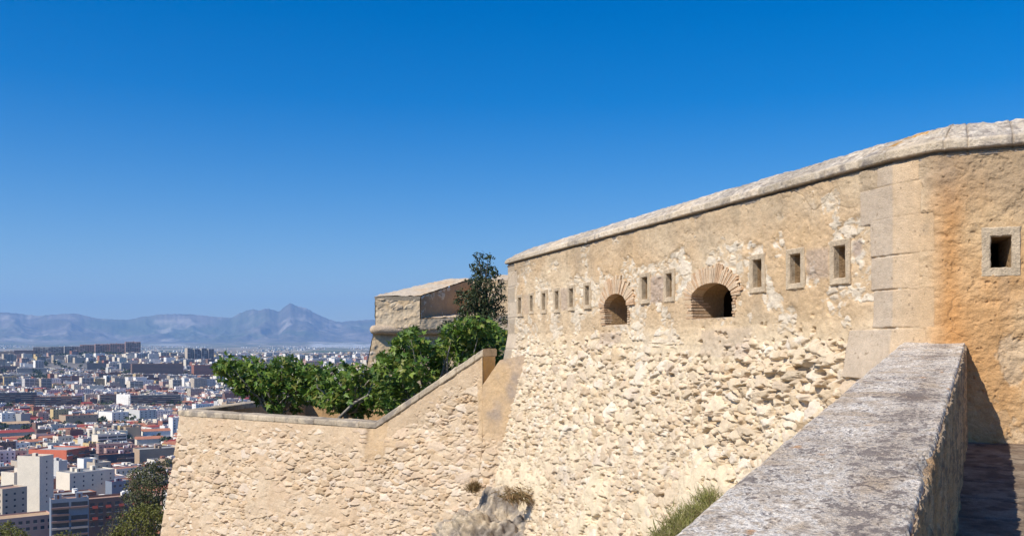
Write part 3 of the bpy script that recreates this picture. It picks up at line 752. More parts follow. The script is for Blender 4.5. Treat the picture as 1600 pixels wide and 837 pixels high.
# ------------------------------------------------------------------ FAR BASTION (beyond the terrace)
bas = thing('stone_bastion', 'distant stone bastion with slanting merlons and a round string moulding above its sloping foot', 'bastion', at(640, 560, 40))
BL = np.array(bas.location)
def dens(corner_pts, nu, nv, amp, seed, name, base=CREAM, mat='wall', two=TAN, sc=1.0, strong=.075):
    """bilinear patch of four points with relief along its normal"""
    a, b, c, d = [np.array(p, float) for p in corner_pts]
    u, v_ = np.meshgrid(np.linspace(0, 1, nu), np.linspace(0, 1, nv))
    G = (a*(1-u)[..., None]+b*u[..., None])*(1-v_)[..., None]+(d*(1-u)[..., None]+c*u[..., None])*v_[..., None]
    n = np.cross(b-a, d-a); n /= np.linalg.norm(n)
    L1, L2 = np.linalg.norm(b-a), np.linalg.norm(d-a); S_, Z_ = u*L1, v_*L2
    hh, r, _ = stones(S_, Z_, .4*sc, .26*sc, 1.0, seed)
    n1 = fbm(S_*.9, Z_*.9, o=4, seed=seed+1); n2 = fbm(S_*6, Z_*6, o=4, seed=seed+2)
    rub = sstep(-.15, .15, n1+.2*n2)
    h_ = np.maximum(hh*strong*rub, .035+.02*n2)+n2*amp*.8
    G = G+n*h_[..., None]
    c_ = mix(np.array(base), np.array(two), sstep(-.3, .4, n1+.3*n2)); c_ = mix(c_, stone_colour(r, S_, Z_, 1), (hh*strong*rub > .035+.02*n2).astype(float)); c_ = mix(c_, np.array([.30, .24, .18]), sstep(.2, .5, fbm(S_*2.4, Z_*1.2, o=5, seed=seed+3))*.45)
    jz = np.abs(((Z_/(.42*sc)) % 1)-.5); c_ = mix(c_, np.array([.3, .2, .12]), sstep(.47, .5, jz)*.25)
    idx = np.arange(nu*nv).reshape(nv, nu); q = np.stack([idx[:-1, :-1], idx[:-1, 1:], idx[1:, 1:], idx[1:, :-1]], -1).reshape(-1, 4)
    return mesh_np(name, G.reshape(-1, 3), q, M[mat], bas, BL, c_.reshape(-1, 3))
def A(px, py, d): return at(px, py, d)
# merlon: front, embrasure cheek with its shade put into a darker colour, slanting top, left side
fl0, fr0 = A(587, 512, 40), A(656, 512, 40); fl1, fr1 = A(587, 463.5, 40), A(656, 463, 40)
bl1, br1 = A(702, 437.5, 45.5), A(737, 436.5, 45); bl0, br0 = (bl1[0], bl1[1], .9), (br1[0], br1[1], A(737, 489, 45)[2])
fr_m = A(656, 498, 40)
dens([fl0, fr0, fr1, fl1], 110, 80, .03, 601, 'merlon_front')
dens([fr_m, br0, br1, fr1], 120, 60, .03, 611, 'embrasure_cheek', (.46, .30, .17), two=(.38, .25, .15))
# top slab
mb = MB()
def up(p, z, dx=0, dy=0): return (p[0]+dx, p[1]+dy, p[2]+z)
dens([up(fl1, .0, -.05, -.08), up(fr1, .0, .03, -.08), up(br1, .03, .03), up(bl1, .03, -.05)], 110, 90, .03, 621, 'merlon_top', (.58, .49, .37), mat='coping', two=(.60, .44, .28), strong=.03)
mb.hexa([up(fl1, -.16, -.01, -.045), up(fr1, -.16, .0, -.045), up(fr1, -.16, .0, .2), up(fl1, -.16, 0, .2), up(fl1, .0, -.05, -.085), up(fr1, .0, .03, -.085), up(fr1, .0, .0, .2), up(fl1, .0, 0, .2)])
mb.build('merlon_cornice', flat_mat('bastion_cornice', (.46, .38, .28), (2, 14), (.2, .2), (20, .03)), bas, BL)
dens([bl0, (fl0[0], fl0[1], .9), fl1, bl1], 60, 40, .03, 631, 'merlon_side')
dens([bl0, br0, br1, bl1][::-1], 30, 30, .03, 633, 'merlon_rear')
# embrasure sill and low front to the right
s0, s1 = A(656, 498.5, 40), A(800, 492, 41.5); s2, s3 = A(812, 484, 45.5), A(735, 489, 45)
dens([s0, s1, s2, s3], 80, 40, .02, 641, 'sill_slope', (.60, .48, .34))
dens([A(656, 514, 40), A(800, 512, 41.5), s1, s0], 110, 30, .03, 651, 'low_front')
# second merlon behind the slim tree
dens([A(762, 492, 43), A(830, 492, 43), A(830, 436, 43), A(762, 441, 43)], 80, 60, .03, 661, 'merlon_front', (.60, .47, .30))
dens([A(762, 441, 43), A(830, 436, 43), A(840, 428, 47), A(775, 431, 47)], 60, 30, .03, 671, 'merlon_top', (.58, .49, .37), mat='coping', strong=.03)
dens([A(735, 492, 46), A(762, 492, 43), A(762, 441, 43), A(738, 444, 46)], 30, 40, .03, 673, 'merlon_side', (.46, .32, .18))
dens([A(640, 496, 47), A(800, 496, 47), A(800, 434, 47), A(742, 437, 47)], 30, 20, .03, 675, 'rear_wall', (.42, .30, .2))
# round string moulding
mb = MB(); zt_ = .80
a_ = np.array([A(590, 515, 40)[0]-.1, 39.92]); b_ = np.array([A(812, 515, 41.5)[0], 41.3]); c_ = np.array([A(700, 515, 49)[0]-.5, 49.0])
pts = [(c_[0], c_[1], zt_), (a_[0]+.02, a_[1]+.25, zt_)]+[(a_[0]-.05+.02*k, a_[1]+.1-.05*k, zt_) for k in range(3)]+[tuple(np.r_[a_+(b_-a_)*f, zt_+.015*math.sin(f*40)]) for f in np.linspace(.05, 1, 30)]
mb.tube(pts, [.19+.012*math.sin(k*2.3) for k in range(len(pts))], 14)
mb.build('string_moulding', flat_mat('moulding_stone', (.50, .39, .28), (2, 12), (.25, .2), (14, .05)), bas, BL, smooth=True)
# sloping foot
g0, g1 = A(584, 520, 40.1), A(812, 520, 41.6); z_l = -5.0; sl = .17*(5.0+.67)
h0, h1 = (g0[0]-sl, g0[1]-sl, z_l), (g1[0], g1[1]-sl, z_l)
dens([h0, h1, g1, g0], 240, 150, .03, 681, 'sloping_foot', (.58, .45, .29))
k1 = (g0[0]+3.5, 50, g0[2]); k0 = (g0[0]+3.5-sl, 50, z_l)
dens([k0, h0, g0, k1], 60, 60, .03, 691, 'sloping_flank')

# ------------------------------------------------------------------ FOREGROUND PARAPET with lichen-covered top
UP = azv(26.3); VP = np.array([math.cos(R(26.3)), -math.sin(R(26.3))]); SL = math.tan(R(4.1))
# the right edge of the top passes through (1510,535) where it meets the right-hand face
pe = np.array(at(1510, 535, 9.36))
def PPt(s, w, dz): return np.stack([pe[0]+UP[0]*s+VP[0]*w, pe[1]+UP[1]*s+VP[1]*w, pe[2]+SL*s+dz], -1)
WP, HP = .615, .96
par = thing('stone_parapet', 'thick low stone parapet with grey lichen crusted top rising towards the high wall', 'parapet', tuple(PPt(-7.5, -.3, -HP)))
PL_ = np.array(par.location)
smax, smin = .75, -9.6
ssr = [smax]; 
while ssr[-1] > smin:
    dcur = pe[1]+UP[1]*ssr[-1]; ssr.append(ssr[-1]-max(.004, .0019*max(dcur, 1.3)))
ssr = np.array(ssr)
# cross-section from the left foot over the top to the right foot
NTOP, NSD = 330, 210
sec = np.concatenate([np.stack([np.full(24, -WP), np.linspace(-3.2, -.09, 24)], 1), np.stack([np.linspace(-WP, 0, NTOP), np.zeros(NTOP)], 1), np.stack([np.zeros(NSD), -np.linspace(.004, HP+.1, NSD)], 1)])
Sg = np.repeat(ssr[:, None], len(sec), 1); Wg = np.repeat(sec[None, :, 0], len(ssr), 0); Hg = np.repeat(sec[None, :, 1], len(ssr), 0)
side = (Hg < -.001) & (Wg > -.1); left = (Hg < -.001) & (Wg < -.1); top = ~side & ~left
n1 = fbm(Sg*3, Wg*3, o=5, seed=701); n2 = fbm(Sg*14, Wg*14, o=5, seed=703); n3 = fbm(Sg*55, Wg*55, o=3, seed=705)
ez = .012*n1+.009*n2+.0035*n3
dR = np.abs(Wg); dLf = np.abs(Wg+WP)
# ragged right edge: chips bitten out of both faces
chip = sstep(-.05, .5, fbm(Sg*9, Sg*0+.5, o=5, seed=711)); chipw = .014+.065*chip+.03*sstep(.1, .6, fbm(Sg*30, Sg*0, o=3, seed=712))
rr_ = np.clip(1-dR/chipw, 0, 1)
ztop_ = ez-.035*rr_**2*(top)-.05*np.clip(1-dLf/.06, 0, 1)**2*top
sn1 = fbm(Sg*5, Hg*2.2, o=5, seed=721); sn2 = fbm(Sg*26, Hg*16, o=5, seed=723); sn3 = fbm(Sg*70, Hg*50, o=2, seed=725)
rs = np.clip(1+Hg/(chipw*1.2), 0, 1)
side_off = (.030*sn1+.022*sn2+.006*sn3-.045*sstep(.3, .6, fbm(Sg*8, Hg*6, o=3, seed=727)))*np.clip(-Hg/.02, 0, 1)-chipw*.9*rs**1.3*(.4+chip)
W2 = Wg+np.where(side, side_off, 0)+np.where(top, -chipw*.9*np.clip(1-dR/.10, 0, 1)*(.4+chip), 0)+np.where(left, .02*fbm(Sg*5, Hg*5, o=3, seed=729), 0)
H2 = Hg+np.where(top, ztop_, 0)+np.where(side, (-.035*rs**2+ez*rs), 0)
P = PPt(Sg, W2, H2)
# colours: pale crust, purple-grey lichen, tan stone, dark pits
l1 = fbm(Sg*2.0, Wg*3.4, o=6, seed=731, g=.6); l2 = fbm(Sg*13, Wg*16, o=5, seed=733, g=.65); l3 = fbm(Sg*40, Wg*55, o=5, seed=735, g=.75)
band = .45*np.exp(-((Wg+.17)/.12)**2)
cT = mix(np.array([.60, .49, .37]), np.array([.93, .85, .73]), sstep(-.2, .2, l3+.5*l2))
cT = mix(cT, np.array([.52, .38, .24]), sstep(.05, .35, fbm(Sg*6, Wg*7, o=4, seed=737)+.4*l3)*.65)
dk = l2*1.05+l3*1.5+l1*.8+band*.8
cT = mix(cT, np.array([.18, .135, .11]), sstep(.24, .46, dk)*.85)
cT = mix(cT, np.array([.12, .09, .075]), sstep(.25, .42, -l3-.35*l2)*.8)
cT = mix(cT, np.array([.20, .16, .14]), sstep(.16, .34, fbm(Sg*80, Wg*80, o=3, seed=741))*.5)
cT = mix(cT, np.array([.58, .34, .18]), sstep(.45, .6, fbm(Sg*10, Wg*10, o=3, seed=739)))
cS = mix(np.array([.56, .33, .15]), np.array([.74, .49, .26]), sstep(-.3, .35, sn1+.4*sn2)); cS = mix(cS, np.array([.18, .12, .08]), sstep(.05, .4, sn2+.3*sn1)*.7)  # side face colour warmed to stand for light bounced off the wall
cc_ = np.where(top[..., None], cT, cS); fe = np.clip(1+Hg/.05, 0, 1)[..., None]*side[..., None]
cc_ = cc_*(1-fe)+fe*(np.array([.50, .40, .29])*(.8+.5*n2[..., None]))
idx = np.arange(Sg.size).reshape(Sg.shape)
q = np.stack([idx[:-1, :-1], idx[1:, :-1], idx[1:, 1:], idx[:-1, 1:]], -1).reshape(-1, 4)
mesh_np('parapet_stone', P.reshape(-1, 3), q, M['parapet'], par, PL_, cc_.reshape(-1, 3))
mb = MB(); mb.poly([tuple(PPt(smin+.02, -WP, -3.2)), tuple(PPt(smin+.02, 0, -3.2)), tuple(PPt(smin+.02, 0, -.02)), tuple(PPt(smin+.02, -WP, -.02))])
mb.build('end_face', M['frame'], par, PL_)

# walkway beside it
su = np.concatenate([np.linspace(.9, -9.6, 900)]); wu = np.linspace(-.05, 3.4, 260)
Sg, Wg = np.meshgrid(su, wu, indexing='ij')
n1 = fbm(Sg*4, Wg*4, o=5, seed=751); n2 = fbm(Sg*22, Wg*22, o=3, seed=753)
js = np.minimum(np.abs(((Sg+.10)/.62) % 1-.5), 1)*.62; jt = np.exp(-(np.abs(js-.31)/.012)**2)
P = PPt(Sg, Wg, -HP+.006*n1+.004*n2-.012*jt)
cw = mix(np.array([.20, .145, .105]), np.array([.34, .27, .20]), sstep(-.3, .3, n1+.4*n2)); cw = mix(cw, np.array([.10, .075, .06]), sstep(.0, .3, fbm(Sg*9, Wg*9, o=5, seed=755))*.7); cw = mix(cw, np.array([.12, .09, .07]), jt*.6)
idx = np.arange(Sg.size).reshape(Sg.shape)
q = np.stack([idx[:-1, :-1], idx[1:, :-1], idx[1:, 1:], idx[:-1, 1:]], -1).reshape(-1, 4)
tag(mesh_np('path', P.reshape(-1, 3), q, M['parapet'], None, (0, 0, 0), cw.reshape(-1, 3)), 'stone slab walkway between the parapet and the orange wall', None, None, 'structure')

# ------------------------------------------------------------------ limestone outcrop at the foot of the walls
def blob(name, ctr, rad, seed, col_a, col_b, label, cat, squash=1.0, nu=220, nv=150):
    u, v_ = np.meshgrid(np.linspace(0, 2*math.pi, nu), np.linspace(0, math.pi, nv))
    d = np.stack([np.cos(u)*np.sin(v_), np.sin(u)*np.sin(v_), np.cos(v_)], -1)
    k = 1+.55*fbm(d[..., 0]*2.2+3, d[..., 1]*2.2, d[..., 2]*2.2, o=4, seed=seed)+.30*np.abs(fbm(d[..., 0]*4, d[..., 1]*4, d[..., 2]*4, o=5, seed=seed+2))+.07*fbm(d[..., 0]*18, d[..., 1]*18, d[..., 2]*18, o=3, seed=seed+3)
    G = np.array(ctr)+d*np.array(rad)*k[..., None]
    n = fbm(G[..., 0]*1.8, G[..., 1]*1.8, G[..., 2]*3, o=5, seed=seed+5); n2 = fbm(G[..., 0]*7, G[..., 1]*7, G[..., 2]*9, o=4, seed=seed+6)
    c_ = mix(np.array(col_a), np.array(col_b), sstep(-.25, .3, n+.4*n2)); c_ = mix(c_, np.array([.62, .51, .37]), sstep(.05, .3, n2-.3*n-.0*n)*.7); c_ = mix(c_, np.array([.13, .11, .10]), sstep(.25, .45, fbm(G[..., 0]*9, G[..., 1]*9, G[..., 2]*14, o=4, seed=seed+8))*.6)
    idx = np.arange(G.shape[0]*nu).reshape(nv, nu); q = np.stack([idx[:-1, :-1], idx[1:, :-1], idx[1:, 1:], idx[:-1, 1:]], -1).reshape(-1, 4)
    o = mesh_np(name, G.reshape(-1, 3), q, M['rock'], None, ctr, c_.reshape(-1, 3), k_face=False); tag(o, label, cat); return o
cz = at(778, 884, 19.35); blob('rock_outcrop', (cz[0], cz[1], cz[2]), (1.35, .9, 1.22), 829, (.31, .265, .22), (.58, .47, .33), 'grey limestone rock bulging from the foot of the rubble walls', 'rock')

# ------------------------------------------------------------------ vegetation
def fig_leaf():
    """a lobed palmate leaf about one unit long, folded a little along its lobes, fan of triangles"""
    out_ = []
    lob = [(-115, .42), (-85, .30), (-58, .72), (-32, .40), (0, 1.0), (32, .40), (58, .72), (85, .30), (115, .42), (180, .12)]
    for a, r in lob: out_.append((math.sin(R(a))*r, math.cos(R(a))*r+.1, (.10 if r > .45 else -.03)-.25*r*r*.5))
    v_ = np.array([(0, .05, 0)]+out_); n = len(out_)
    f = np.array([(0, 1+k, 1+(k+1) % n) for k in range(n)])
    return v_, f
def oval_leaf():
    v_ = np.array([(0, 0, 0), (.28, .4, .06), (0, 1, -.05), (-.28, .4, .06)]); return v_, np.array([(0, 1, 2), (0, 2, 3)])
def blade():
    v_ = np.array([(-.04, 0, 0), (.04, 0, 0), (.025, .55, .08), (0, 1, .3), (-.025, .55, .08)]); return v_, np.array([(0, 1, 2), (0, 2, 4), (4, 2, 3)])
def scatter(proto, pos, size, upb, rg, parent_loc, name, mat, parent, dirs=None):
    """one leaf per position, facing mostly up and out"""
    pv, pf_ = proto; n = len(pos)
    nrm = rg.normal(size=(n, 3)); nrm[:, 2] += upb
    if dirs is not None: nrm += dirs
    nrm /= np.linalg.norm(nrm, axis=1)[:, None]
    t = rg.normal(size=(n, 3)); t[:, 2] -= .5; t -= (t*nrm).sum(1)[:, None]*nrm; t /= np.linalg.norm(t, axis=1)[:, None]
    b = np.cross(nrm, t)
    sz = size*rg.uniform(.6, 1.15, n)
    V = pos[:, None, :]+sz[:, None, None]*(pv[None, :, 0:1]*b[:, None]+pv[None, :, 1:2]*t[:, None]+pv[None, :, 2:3]*nrm[:, None])
    Fs = (pf_[None]+(np.arange(n)*len(pv))[:, None, None]).reshape(-1, 3)
    return mesh_np(name, V.reshape(-1, 3), Fs, mat, parent, parent_loc, smooth=False)
def branchy(mb, base, tips, r0, rg, mid=.5, sag=.1):
    base = np.array(base, float)
    for tp in tips:
        tp = np.array(tp, float); m1 = base+(tp-base)*.35+rg.normal(size=3)*.10*np.linalg.norm(tp-base)*.6+np.array([0, 0, -sag*.3]); m2 = base+(tp-base)*.7+rg.normal(size=3)*.06*np.linalg.norm(tp-base)
        mb.tube([base, m1, m2, tp], [r0, r0*.7, r0*.4, r0*.12], 6)
def tree(name, label, cat, base, clumps, leaf, lsize, nper, crad, mat, bark, r0, seed, upb=.8, fork=None, group=None):
    """clumps: list of (centre, radius). trunk and limbs run from the base through the fork to every clump"""
    rg = np.random.default_rng(seed); t = thing(name, label, cat, tuple(base), group); L = np.array(base)
    mb = MB(); fk = np.array(fork if fork is not None else (np.array(base)+np.mean([c for c, _ in clumps], 0))/2, float)
    mb.tube([base, tuple((np.array(base)*.5+fk*.5)+rg.normal(size=3)*.05), tuple(fk)], [r0*1.3, r0, r0*.85], 9)
    branchy(mb, fk, [c for c, _ in clumps], r0*.55, rg)
    mb.build('trunk', bark, t, L, smooth=True)
    P_ = []; D_ = []
    for c, r in clumps:
        n = max(6, int(nper*(r/crad)**2)); d = rg.normal(size=(n, 3)); d /= np.linalg.norm(d, axis=1)[:, None]
        rad = r*rg.uniform(.25, 1, n)**.5*(1+.25*rg.normal(size=n)*.6)
        p = np.array(c)+d*rad[:, None]*np.array([1, 1, .8]); P_.append(p); D_.append(d*.9)
    scatter(leaf, np.concatenate(P_), lsize, upb, rg, L, 'crown', mat, t, np.concatenate(D_))
    return t
FG = fig_leaf(); OV = oval_leaf(); BLD = blade()
def fig(spec, label, base, fork, seed, d0, dr=.9, group='fig trees in the terrace'):
    rg = np.random.default_rng(seed); cl = []
    for (px, py, rpx) in spec:
        d = d0+rg.uniform(-dr, dr); cl.append((at(px, py, d), rpx/F*d*1.12))
    # fill behind so the crown has depth
    for (px, py, rpx) in spec[::2]:
        d = d0+dr+rg.uniform(0, 1.2); cl.append((at(px+rg.uniform(-8, 8), py+6, d), rpx/F*d))
    return tree('fig_tree', label, 'tree', base, cl, FG, .18, 105, .42, M['fig'], M['bark'], .09, seed, .9, fork, group)
g1_ = [(345, 574, 14), (362, 585, 20), (358, 568, 13), (385, 575, 20), (400, 590, 24), (395, 566, 12), (420, 580, 22), (440, 570, 18), (455, 590, 24), (470, 578, 18), (410, 612, 20), (438, 614, 22), (465, 612, 20), (382, 606, 16), (425, 598, 22), (452, 566, 12), (372, 597, 14), (474, 600, 16), (430, 630, 14), (458, 632, 14)]
g2_ = [(492, 580, 16), (510, 578, 16), (505, 600, 22), (530, 596, 18), (548, 588, 16), (560, 604, 20), (535, 616, 22), (508, 622, 20), (492, 612, 16), (560, 628, 16), (583, 598, 20), (580, 620, 16), (540, 574, 12), (566, 582, 16), (590, 580, 14), (520, 634, 14), (556, 640, 12), (576, 638, 14), (545, 632, 12)]
g3_ = [(640, 520, 14), (622, 532, 14), (655, 534, 18), (640, 548, 22), (618, 560, 22), (600, 572, 18), (640, 575, 24), (670, 560, 24), (690, 545, 20), (708, 520, 18), (728, 510, 20), (752, 508, 20), (772, 516, 18), (715, 540, 22), (742, 530, 24), (770, 540, 20), (690, 580, 22), (660, 596, 22), (625, 598, 24), (700, 600, 20), (735, 560, 24), (764, 566, 22), (600, 610, 18), (640, 620, 20), (780, 528, 14), (782, 556, 12), (616, 632, 12), (598, 636, 14), (612, 622, 16), (640, 636, 14)]
fig(g1_, 'fig tree with broad low crown reaching furthest out over the city side of the terrace', at(430, 720, 29.0), at(432, 650, 29), 901, 28.6)
fig(g2_, 'middle fig tree, low crown just behind the level coping before it starts to climb', at(545, 730, 27.6), at(540, 645, 27.4), 902, 27.2)
fig(g3_, 'tallest fig tree, crowding the raking coping in front of the distant bastion', at(690, 745, 25.4), at(675, 640, 25.2), 903, 24.8, 1.0)
# bare pale branch of the middle fig
mb = MB(); q0 = np.array(at(528, 655, 26.3)); q1 = np.array(at(552, 630, 26.2)); q2 = np.array(at(574, 618, 26.4)); q3 = np.array(at(582, 600, 26.6))
mb.tube([q0, q1, q2, q3], [.05, .042, .032, .02], 8)
fg2 = [o for o in bpy.data.objects if o.name.startswith('fig_tree')][1]
mb.build('branch', M['bark'], fg2, np.array(fg2.location), smooth=True)
# slim dark tree
cl = []; rg = np.random.default_rng(911)
for (px, py, r) in [(748, 400, 9), (763, 402, 8), (745, 415, 12), (762, 418, 11), (752, 430, 15), (770, 425, 9), (742, 440, 14), (760, 445, 16), (774, 428, 7), (748, 455, 18), (765, 462, 16), (735, 465, 14), (750, 475, 20), (768, 480, 16), (728, 482, 13), (742, 492, 18), (720, 458, 9), (716, 470, 8), (760, 495, 16), (722, 492, 12), (780, 450, 9), (783, 465, 9), (784, 440, 6), (780, 485, 12), (788, 500, 8), (738, 505, 14), (700, 505, 8), (690, 512, 8)]:
    cl.append((at(px, py, 31+rg.uniform(-.5, .5)), r/F*31))
tree('carob_tree', 'slim dark green tree standing up against the sky behind the figs', 'tree', at(752, 700, 31), cl, OV, .10, 190, .27, M['carob'], M['barkd'], .09, 911, .3, at(750, 520, 31))
# bush glimpsed above the coping at the frame edge
cl = [((at(1606+dx, 190+dy, 11.6)), .06) for dx, dy in ((-3, 0), (4, -8), (10, 4), (14, -4), (20, 6), (2, 14), (12, 18))]
tree('shrub', 'tuft of green shrub peeping over the pale coping above the orange wall', 'shrub', (6.5, 11.7, 1.5), cl, OV, .04, 40, .07, M['fig'], M['barkd'], .02, 915, .3)

# hillside trees below the terrace corner
def hill_tree(name, label, spec, base, seed, d0, mat, lsize, nper, r0, dr=1.2, group=None):
    rg = np.random.default_rng(seed); cl = []
    for (px, py, r) in spec:
        d = d0+rg.uniform(-dr, dr); cl.append((at(px, py, d), r/F*d))
    return tree(name, label, 'tree', base, cl, OV, lsize, nper, .6, mat, M['barkd'], r0, seed, .5, None, group)
HG = 'trees on the slope below the fortress'
hill_tree('acacia_tree', 'olive green feathery tree touching the foot of the terrace corner', [(200, 812, 16), (215, 800, 15), (232, 806, 18), (250, 800, 14), (258, 815, 14), (190, 828, 14), (212, 830, 20), (240, 830, 20), (262, 836, 14), (225, 790, 9), (272, 828, 10), (180, 838, 12), (240, 792, 8)], at(228, 1050, 48), 921, 48, M['olive'], .15, 420, .16, group=HG)
hill_tree('dark_tree', 'dark grey green tree between the brown flats and the terrace corner', [(212, 742, 14), (228, 734, 16), (245, 728, 13), (255, 740, 14), (222, 756, 18), (240, 752, 18), (258, 760, 12), (205, 760, 12), (215, 775, 16), (235, 775, 18), (252, 782, 14), (198, 776, 9), (262, 722, 8), (240, 796, 14), (220, 792, 12)], at(235, 960, 78), 922, 78, M['scrub'], .20, 240, .22, 2.5, group=HG)
hill_tree('bare_tree', 'thin greyish tree with few leaves in front of the brown flats', [(178, 806, 12), (190, 798, 12), (170, 820, 12), (200, 788, 10), (184, 816, 12), (160, 832, 10), (205, 776, 8)], at(185, 1000, 62), 923, 62, M['scrub'], .13, 90, .16, 1.5, group=HG)
hill_tree('pine_tree', 'green tree top rising below the terracotta roofed block', [(6, 826, 14), (20, 830, 13), (34, 834, 10), (0, 838, 14), (44, 842, 8), (14, 818, 7)], at(16, 1040, 55), 924, 55, M['olive'], .15, 380, .18, group=HG)
hill_tree('acacia_tree', 'small olive crown showing at the foot of the blue balconied block', [(92, 838, 10), (104, 834, 9), (118, 838, 9), (130, 842, 7)], at(108, 1050, 52), 925, 52, M['olive'], .13, 300, .12, group=HG)
hill_tree('street_tree', 'rounded yellowish green tree beside the parked cars above the slope', [(240, 722, 8), (250, 718, 8), (258, 724, 7)], at(250, 760, 330), 926, 330, M['olive'], .9, 200, .3, group=HG) if False else None

# tufts growing from the masonry
def tuft(name, label, cat, px, py, d, n, size, spread, mat, seed, up=(0, 0, 1), group=None):
    rg = np.random.default_rng(seed); base = np.array(at(px, py, d)); k = 0
    n_ = n; pos = base+rg.normal(size=(n_, 3))*np.array(spread)
    pv, pf_ = BLD; dirs = rg.normal(size=(n_, 3))*.55+np.array(up); dirs /= np.linalg.norm(dirs, axis=1)[:, None]
    sidev = np.cross(dirs, rg.normal(size=(n_, 3))); sidev /= np.linalg.norm(sidev, axis=1)[:, None]; nr_ = np.cross(sidev, dirs)
    sz = size*rg.uniform(.5, 1.2, n_)
    V = pos[:, None]+sz[:, None, None]*(pv[None, :, 0:1]*sidev[:, None]*1.2+pv[None, :, 1:2]*dirs[:, None]+pv[None, :, 2:3]*nr_[:, None])
    Fs = (pf_[None]+(np.arange(n_)*len(pv))[:, None, None]).reshape(-1, 3)
    o = mesh_np(name, V.reshape(-1, 3), Fs, mat, None, tuple(base), smooth=False); tag(o, label, cat, group); return o
tuft('dry_tuft', 'brown and green tuft of plant growing from the wall just above the rock', 'plant', 741, 764, 19.25, 420, .17, (.055, .04, .035), M['dry'], 931)
tuft('dry_grass', 'wispy dry brown grass trailing on the wall beside the grey rock', 'plant', 808, 772, 18.5, 420, .19, (.16, .05, .06), M['dry'], 932, (.5, -.4, -.5))
for k, (px, py, d, s) in enumerate([(1060, 800, 7.9, 1.0), (1042, 822, 7.5, 1.1), (1080, 790, 8.2, 1.0), (1104, 770, 8.6, .9), (1034, 842, 7.3, 1.1), (1064, 812, 7.7, 1.1), (1090, 800, 8.1, 1.0), (1066, 836, 7.5, 1.2), (1110, 786, 8.5, .8), (1095, 812, 8.0, 1.2)]):
    pass
rg = np.random.default_rng(940)
def multi_tuft():
    spots = [(1052, 812, 7.3), (1036, 830, 7.0), (1068, 800, 7.6), (1082, 792, 7.8), (1100, 776, 8.2), (1060, 826, 7.2), (1076, 812, 7.5), (1092, 796, 7.9), (1030, 846, 6.9), (1110, 768, 8.4), (1104, 790, 8.1), (1048, 840, 7.0)]
    Vs, Fs = [], []; off = 0; pv, pf_ = BLD
    for (px, py, d) in spots:
        n_ = 420; base = np.array(at(px, py, d)); pos = base+rg.normal(size=(n_, 3))*np.array((.045, .10, .03)); pos[:, 2] -= .05
        dirs = rg.normal(size=(n_, 3))*.75+np.array((-.15, 0, .9)); dirs /= np.linalg.norm(dirs, axis=1)[:, None]
        sidev = np.cross(dirs, rg.normal(size=(n_, 3))); sidev /= np.linalg.norm(sidev, axis=1)[:, None]; nr_ = np.cross(sidev, dirs); sz = .075*rg.uniform(.3, 1.3, n_)
        V = pos[:, None]+sz[:, None, None]*(pv[None, :, 0:1]*sidev[:, None]+pv[None, :, 1:2]*dirs[:, None]+pv[None, :, 2:3]*nr_[:, None]); Vs.append(V.reshape(-1, 3))
        Fs.append((pf_[None]+(np.arange(n_)*len(pv))[:, None, None]).reshape(-1, 3)+off); off += n_*len(pv)
    o = mesh_np('grass', np.concatenate(Vs), np.concatenate(Fs), M['grass'], None, at(1060, 812, 7.5), smooth=False)
    tag(o, 'yellow green grass growing along the far foot of the lichen covered parapet', 'grass', None, 'stuff')
multi_tuft()
# bank of earth the grass stands on, against the far side of the parapet
su = np.linspace(.2, -8.5, 160); wu = np.linspace(-WP+.05, -WP-1.3, 60); Sg, Wg = np.meshgrid(su, wu, indexing='ij')
P = PPt(Sg, Wg, -.42+.10*fbm(Sg*1.5, Wg*1.5, o=4, seed=951)-(.9*(np.clip(-WP-Wg-.12, 0, None))**1.0)-.35*sstep(-2.2, -.2, Sg)-.0)
# bank kept just under the parapet's top
cw = mix(np.array([.5, .38, .24]), np.array([.38, .30, .2]), sstep(-.3, .3, fbm(Sg*5, Wg*5, o=4, seed=953)))
idx = np.arange(Sg.size).reshape(Sg.shape); q = np.stack([idx[:-1, :-1], idx[:-1, 1:], idx[1:, 1:], idx[1:, :-1]], -1).reshape(-1, 4)
tag(mesh_np('bank', P.reshape(-1, 3), q, M['rock'], None, (0, 0, 0), cw.reshape(-1, 3)), None, None, None, 'structure')

# ------------------------------------------------------------------ TERRAIN out to the mountains (one polar sheet)
RIDGE = [(-900, 500), (-300, 497), (-100, 490), (0, 487.5), (20, 489), (60, 493), (100, 490), (120, 490), (150, 497), (185, 499), (200, 499.5), (225, 494), (260, 490), (300, 491), (340, 495), (363, 496), (372, 490), (385, 485), (396, 482.5), (404, 485), (415, 482), (424, 483), (436, 486.5), (444, 479), (453, 473.5), (462, 477), (478, 481), (500, 493), (515, 499), (530, 503), (548, 501), (575, 499), (620, 502), (800, 506), (1200, 500), (2400, 505)]
rx = np.array([math.atan((p-CX)/F) for p, _ in RIDGE]); rh = np.array([(HY-y)/F for _, y in RIDGE])
def base_h(d, az):
    z = np.interp(d, [0, 9, 14, 30, 55, 80, 230, 300, 1500, 2400, 3000, 3600, 6000, 10000, 15000, 18500, 21500, 40000],
                  [-6, -6, -6.2, -8.5, -16, -27, -98, -100, -97, -80, -50, -45, -35, -8, 45, 90, 120, 100])
    return z
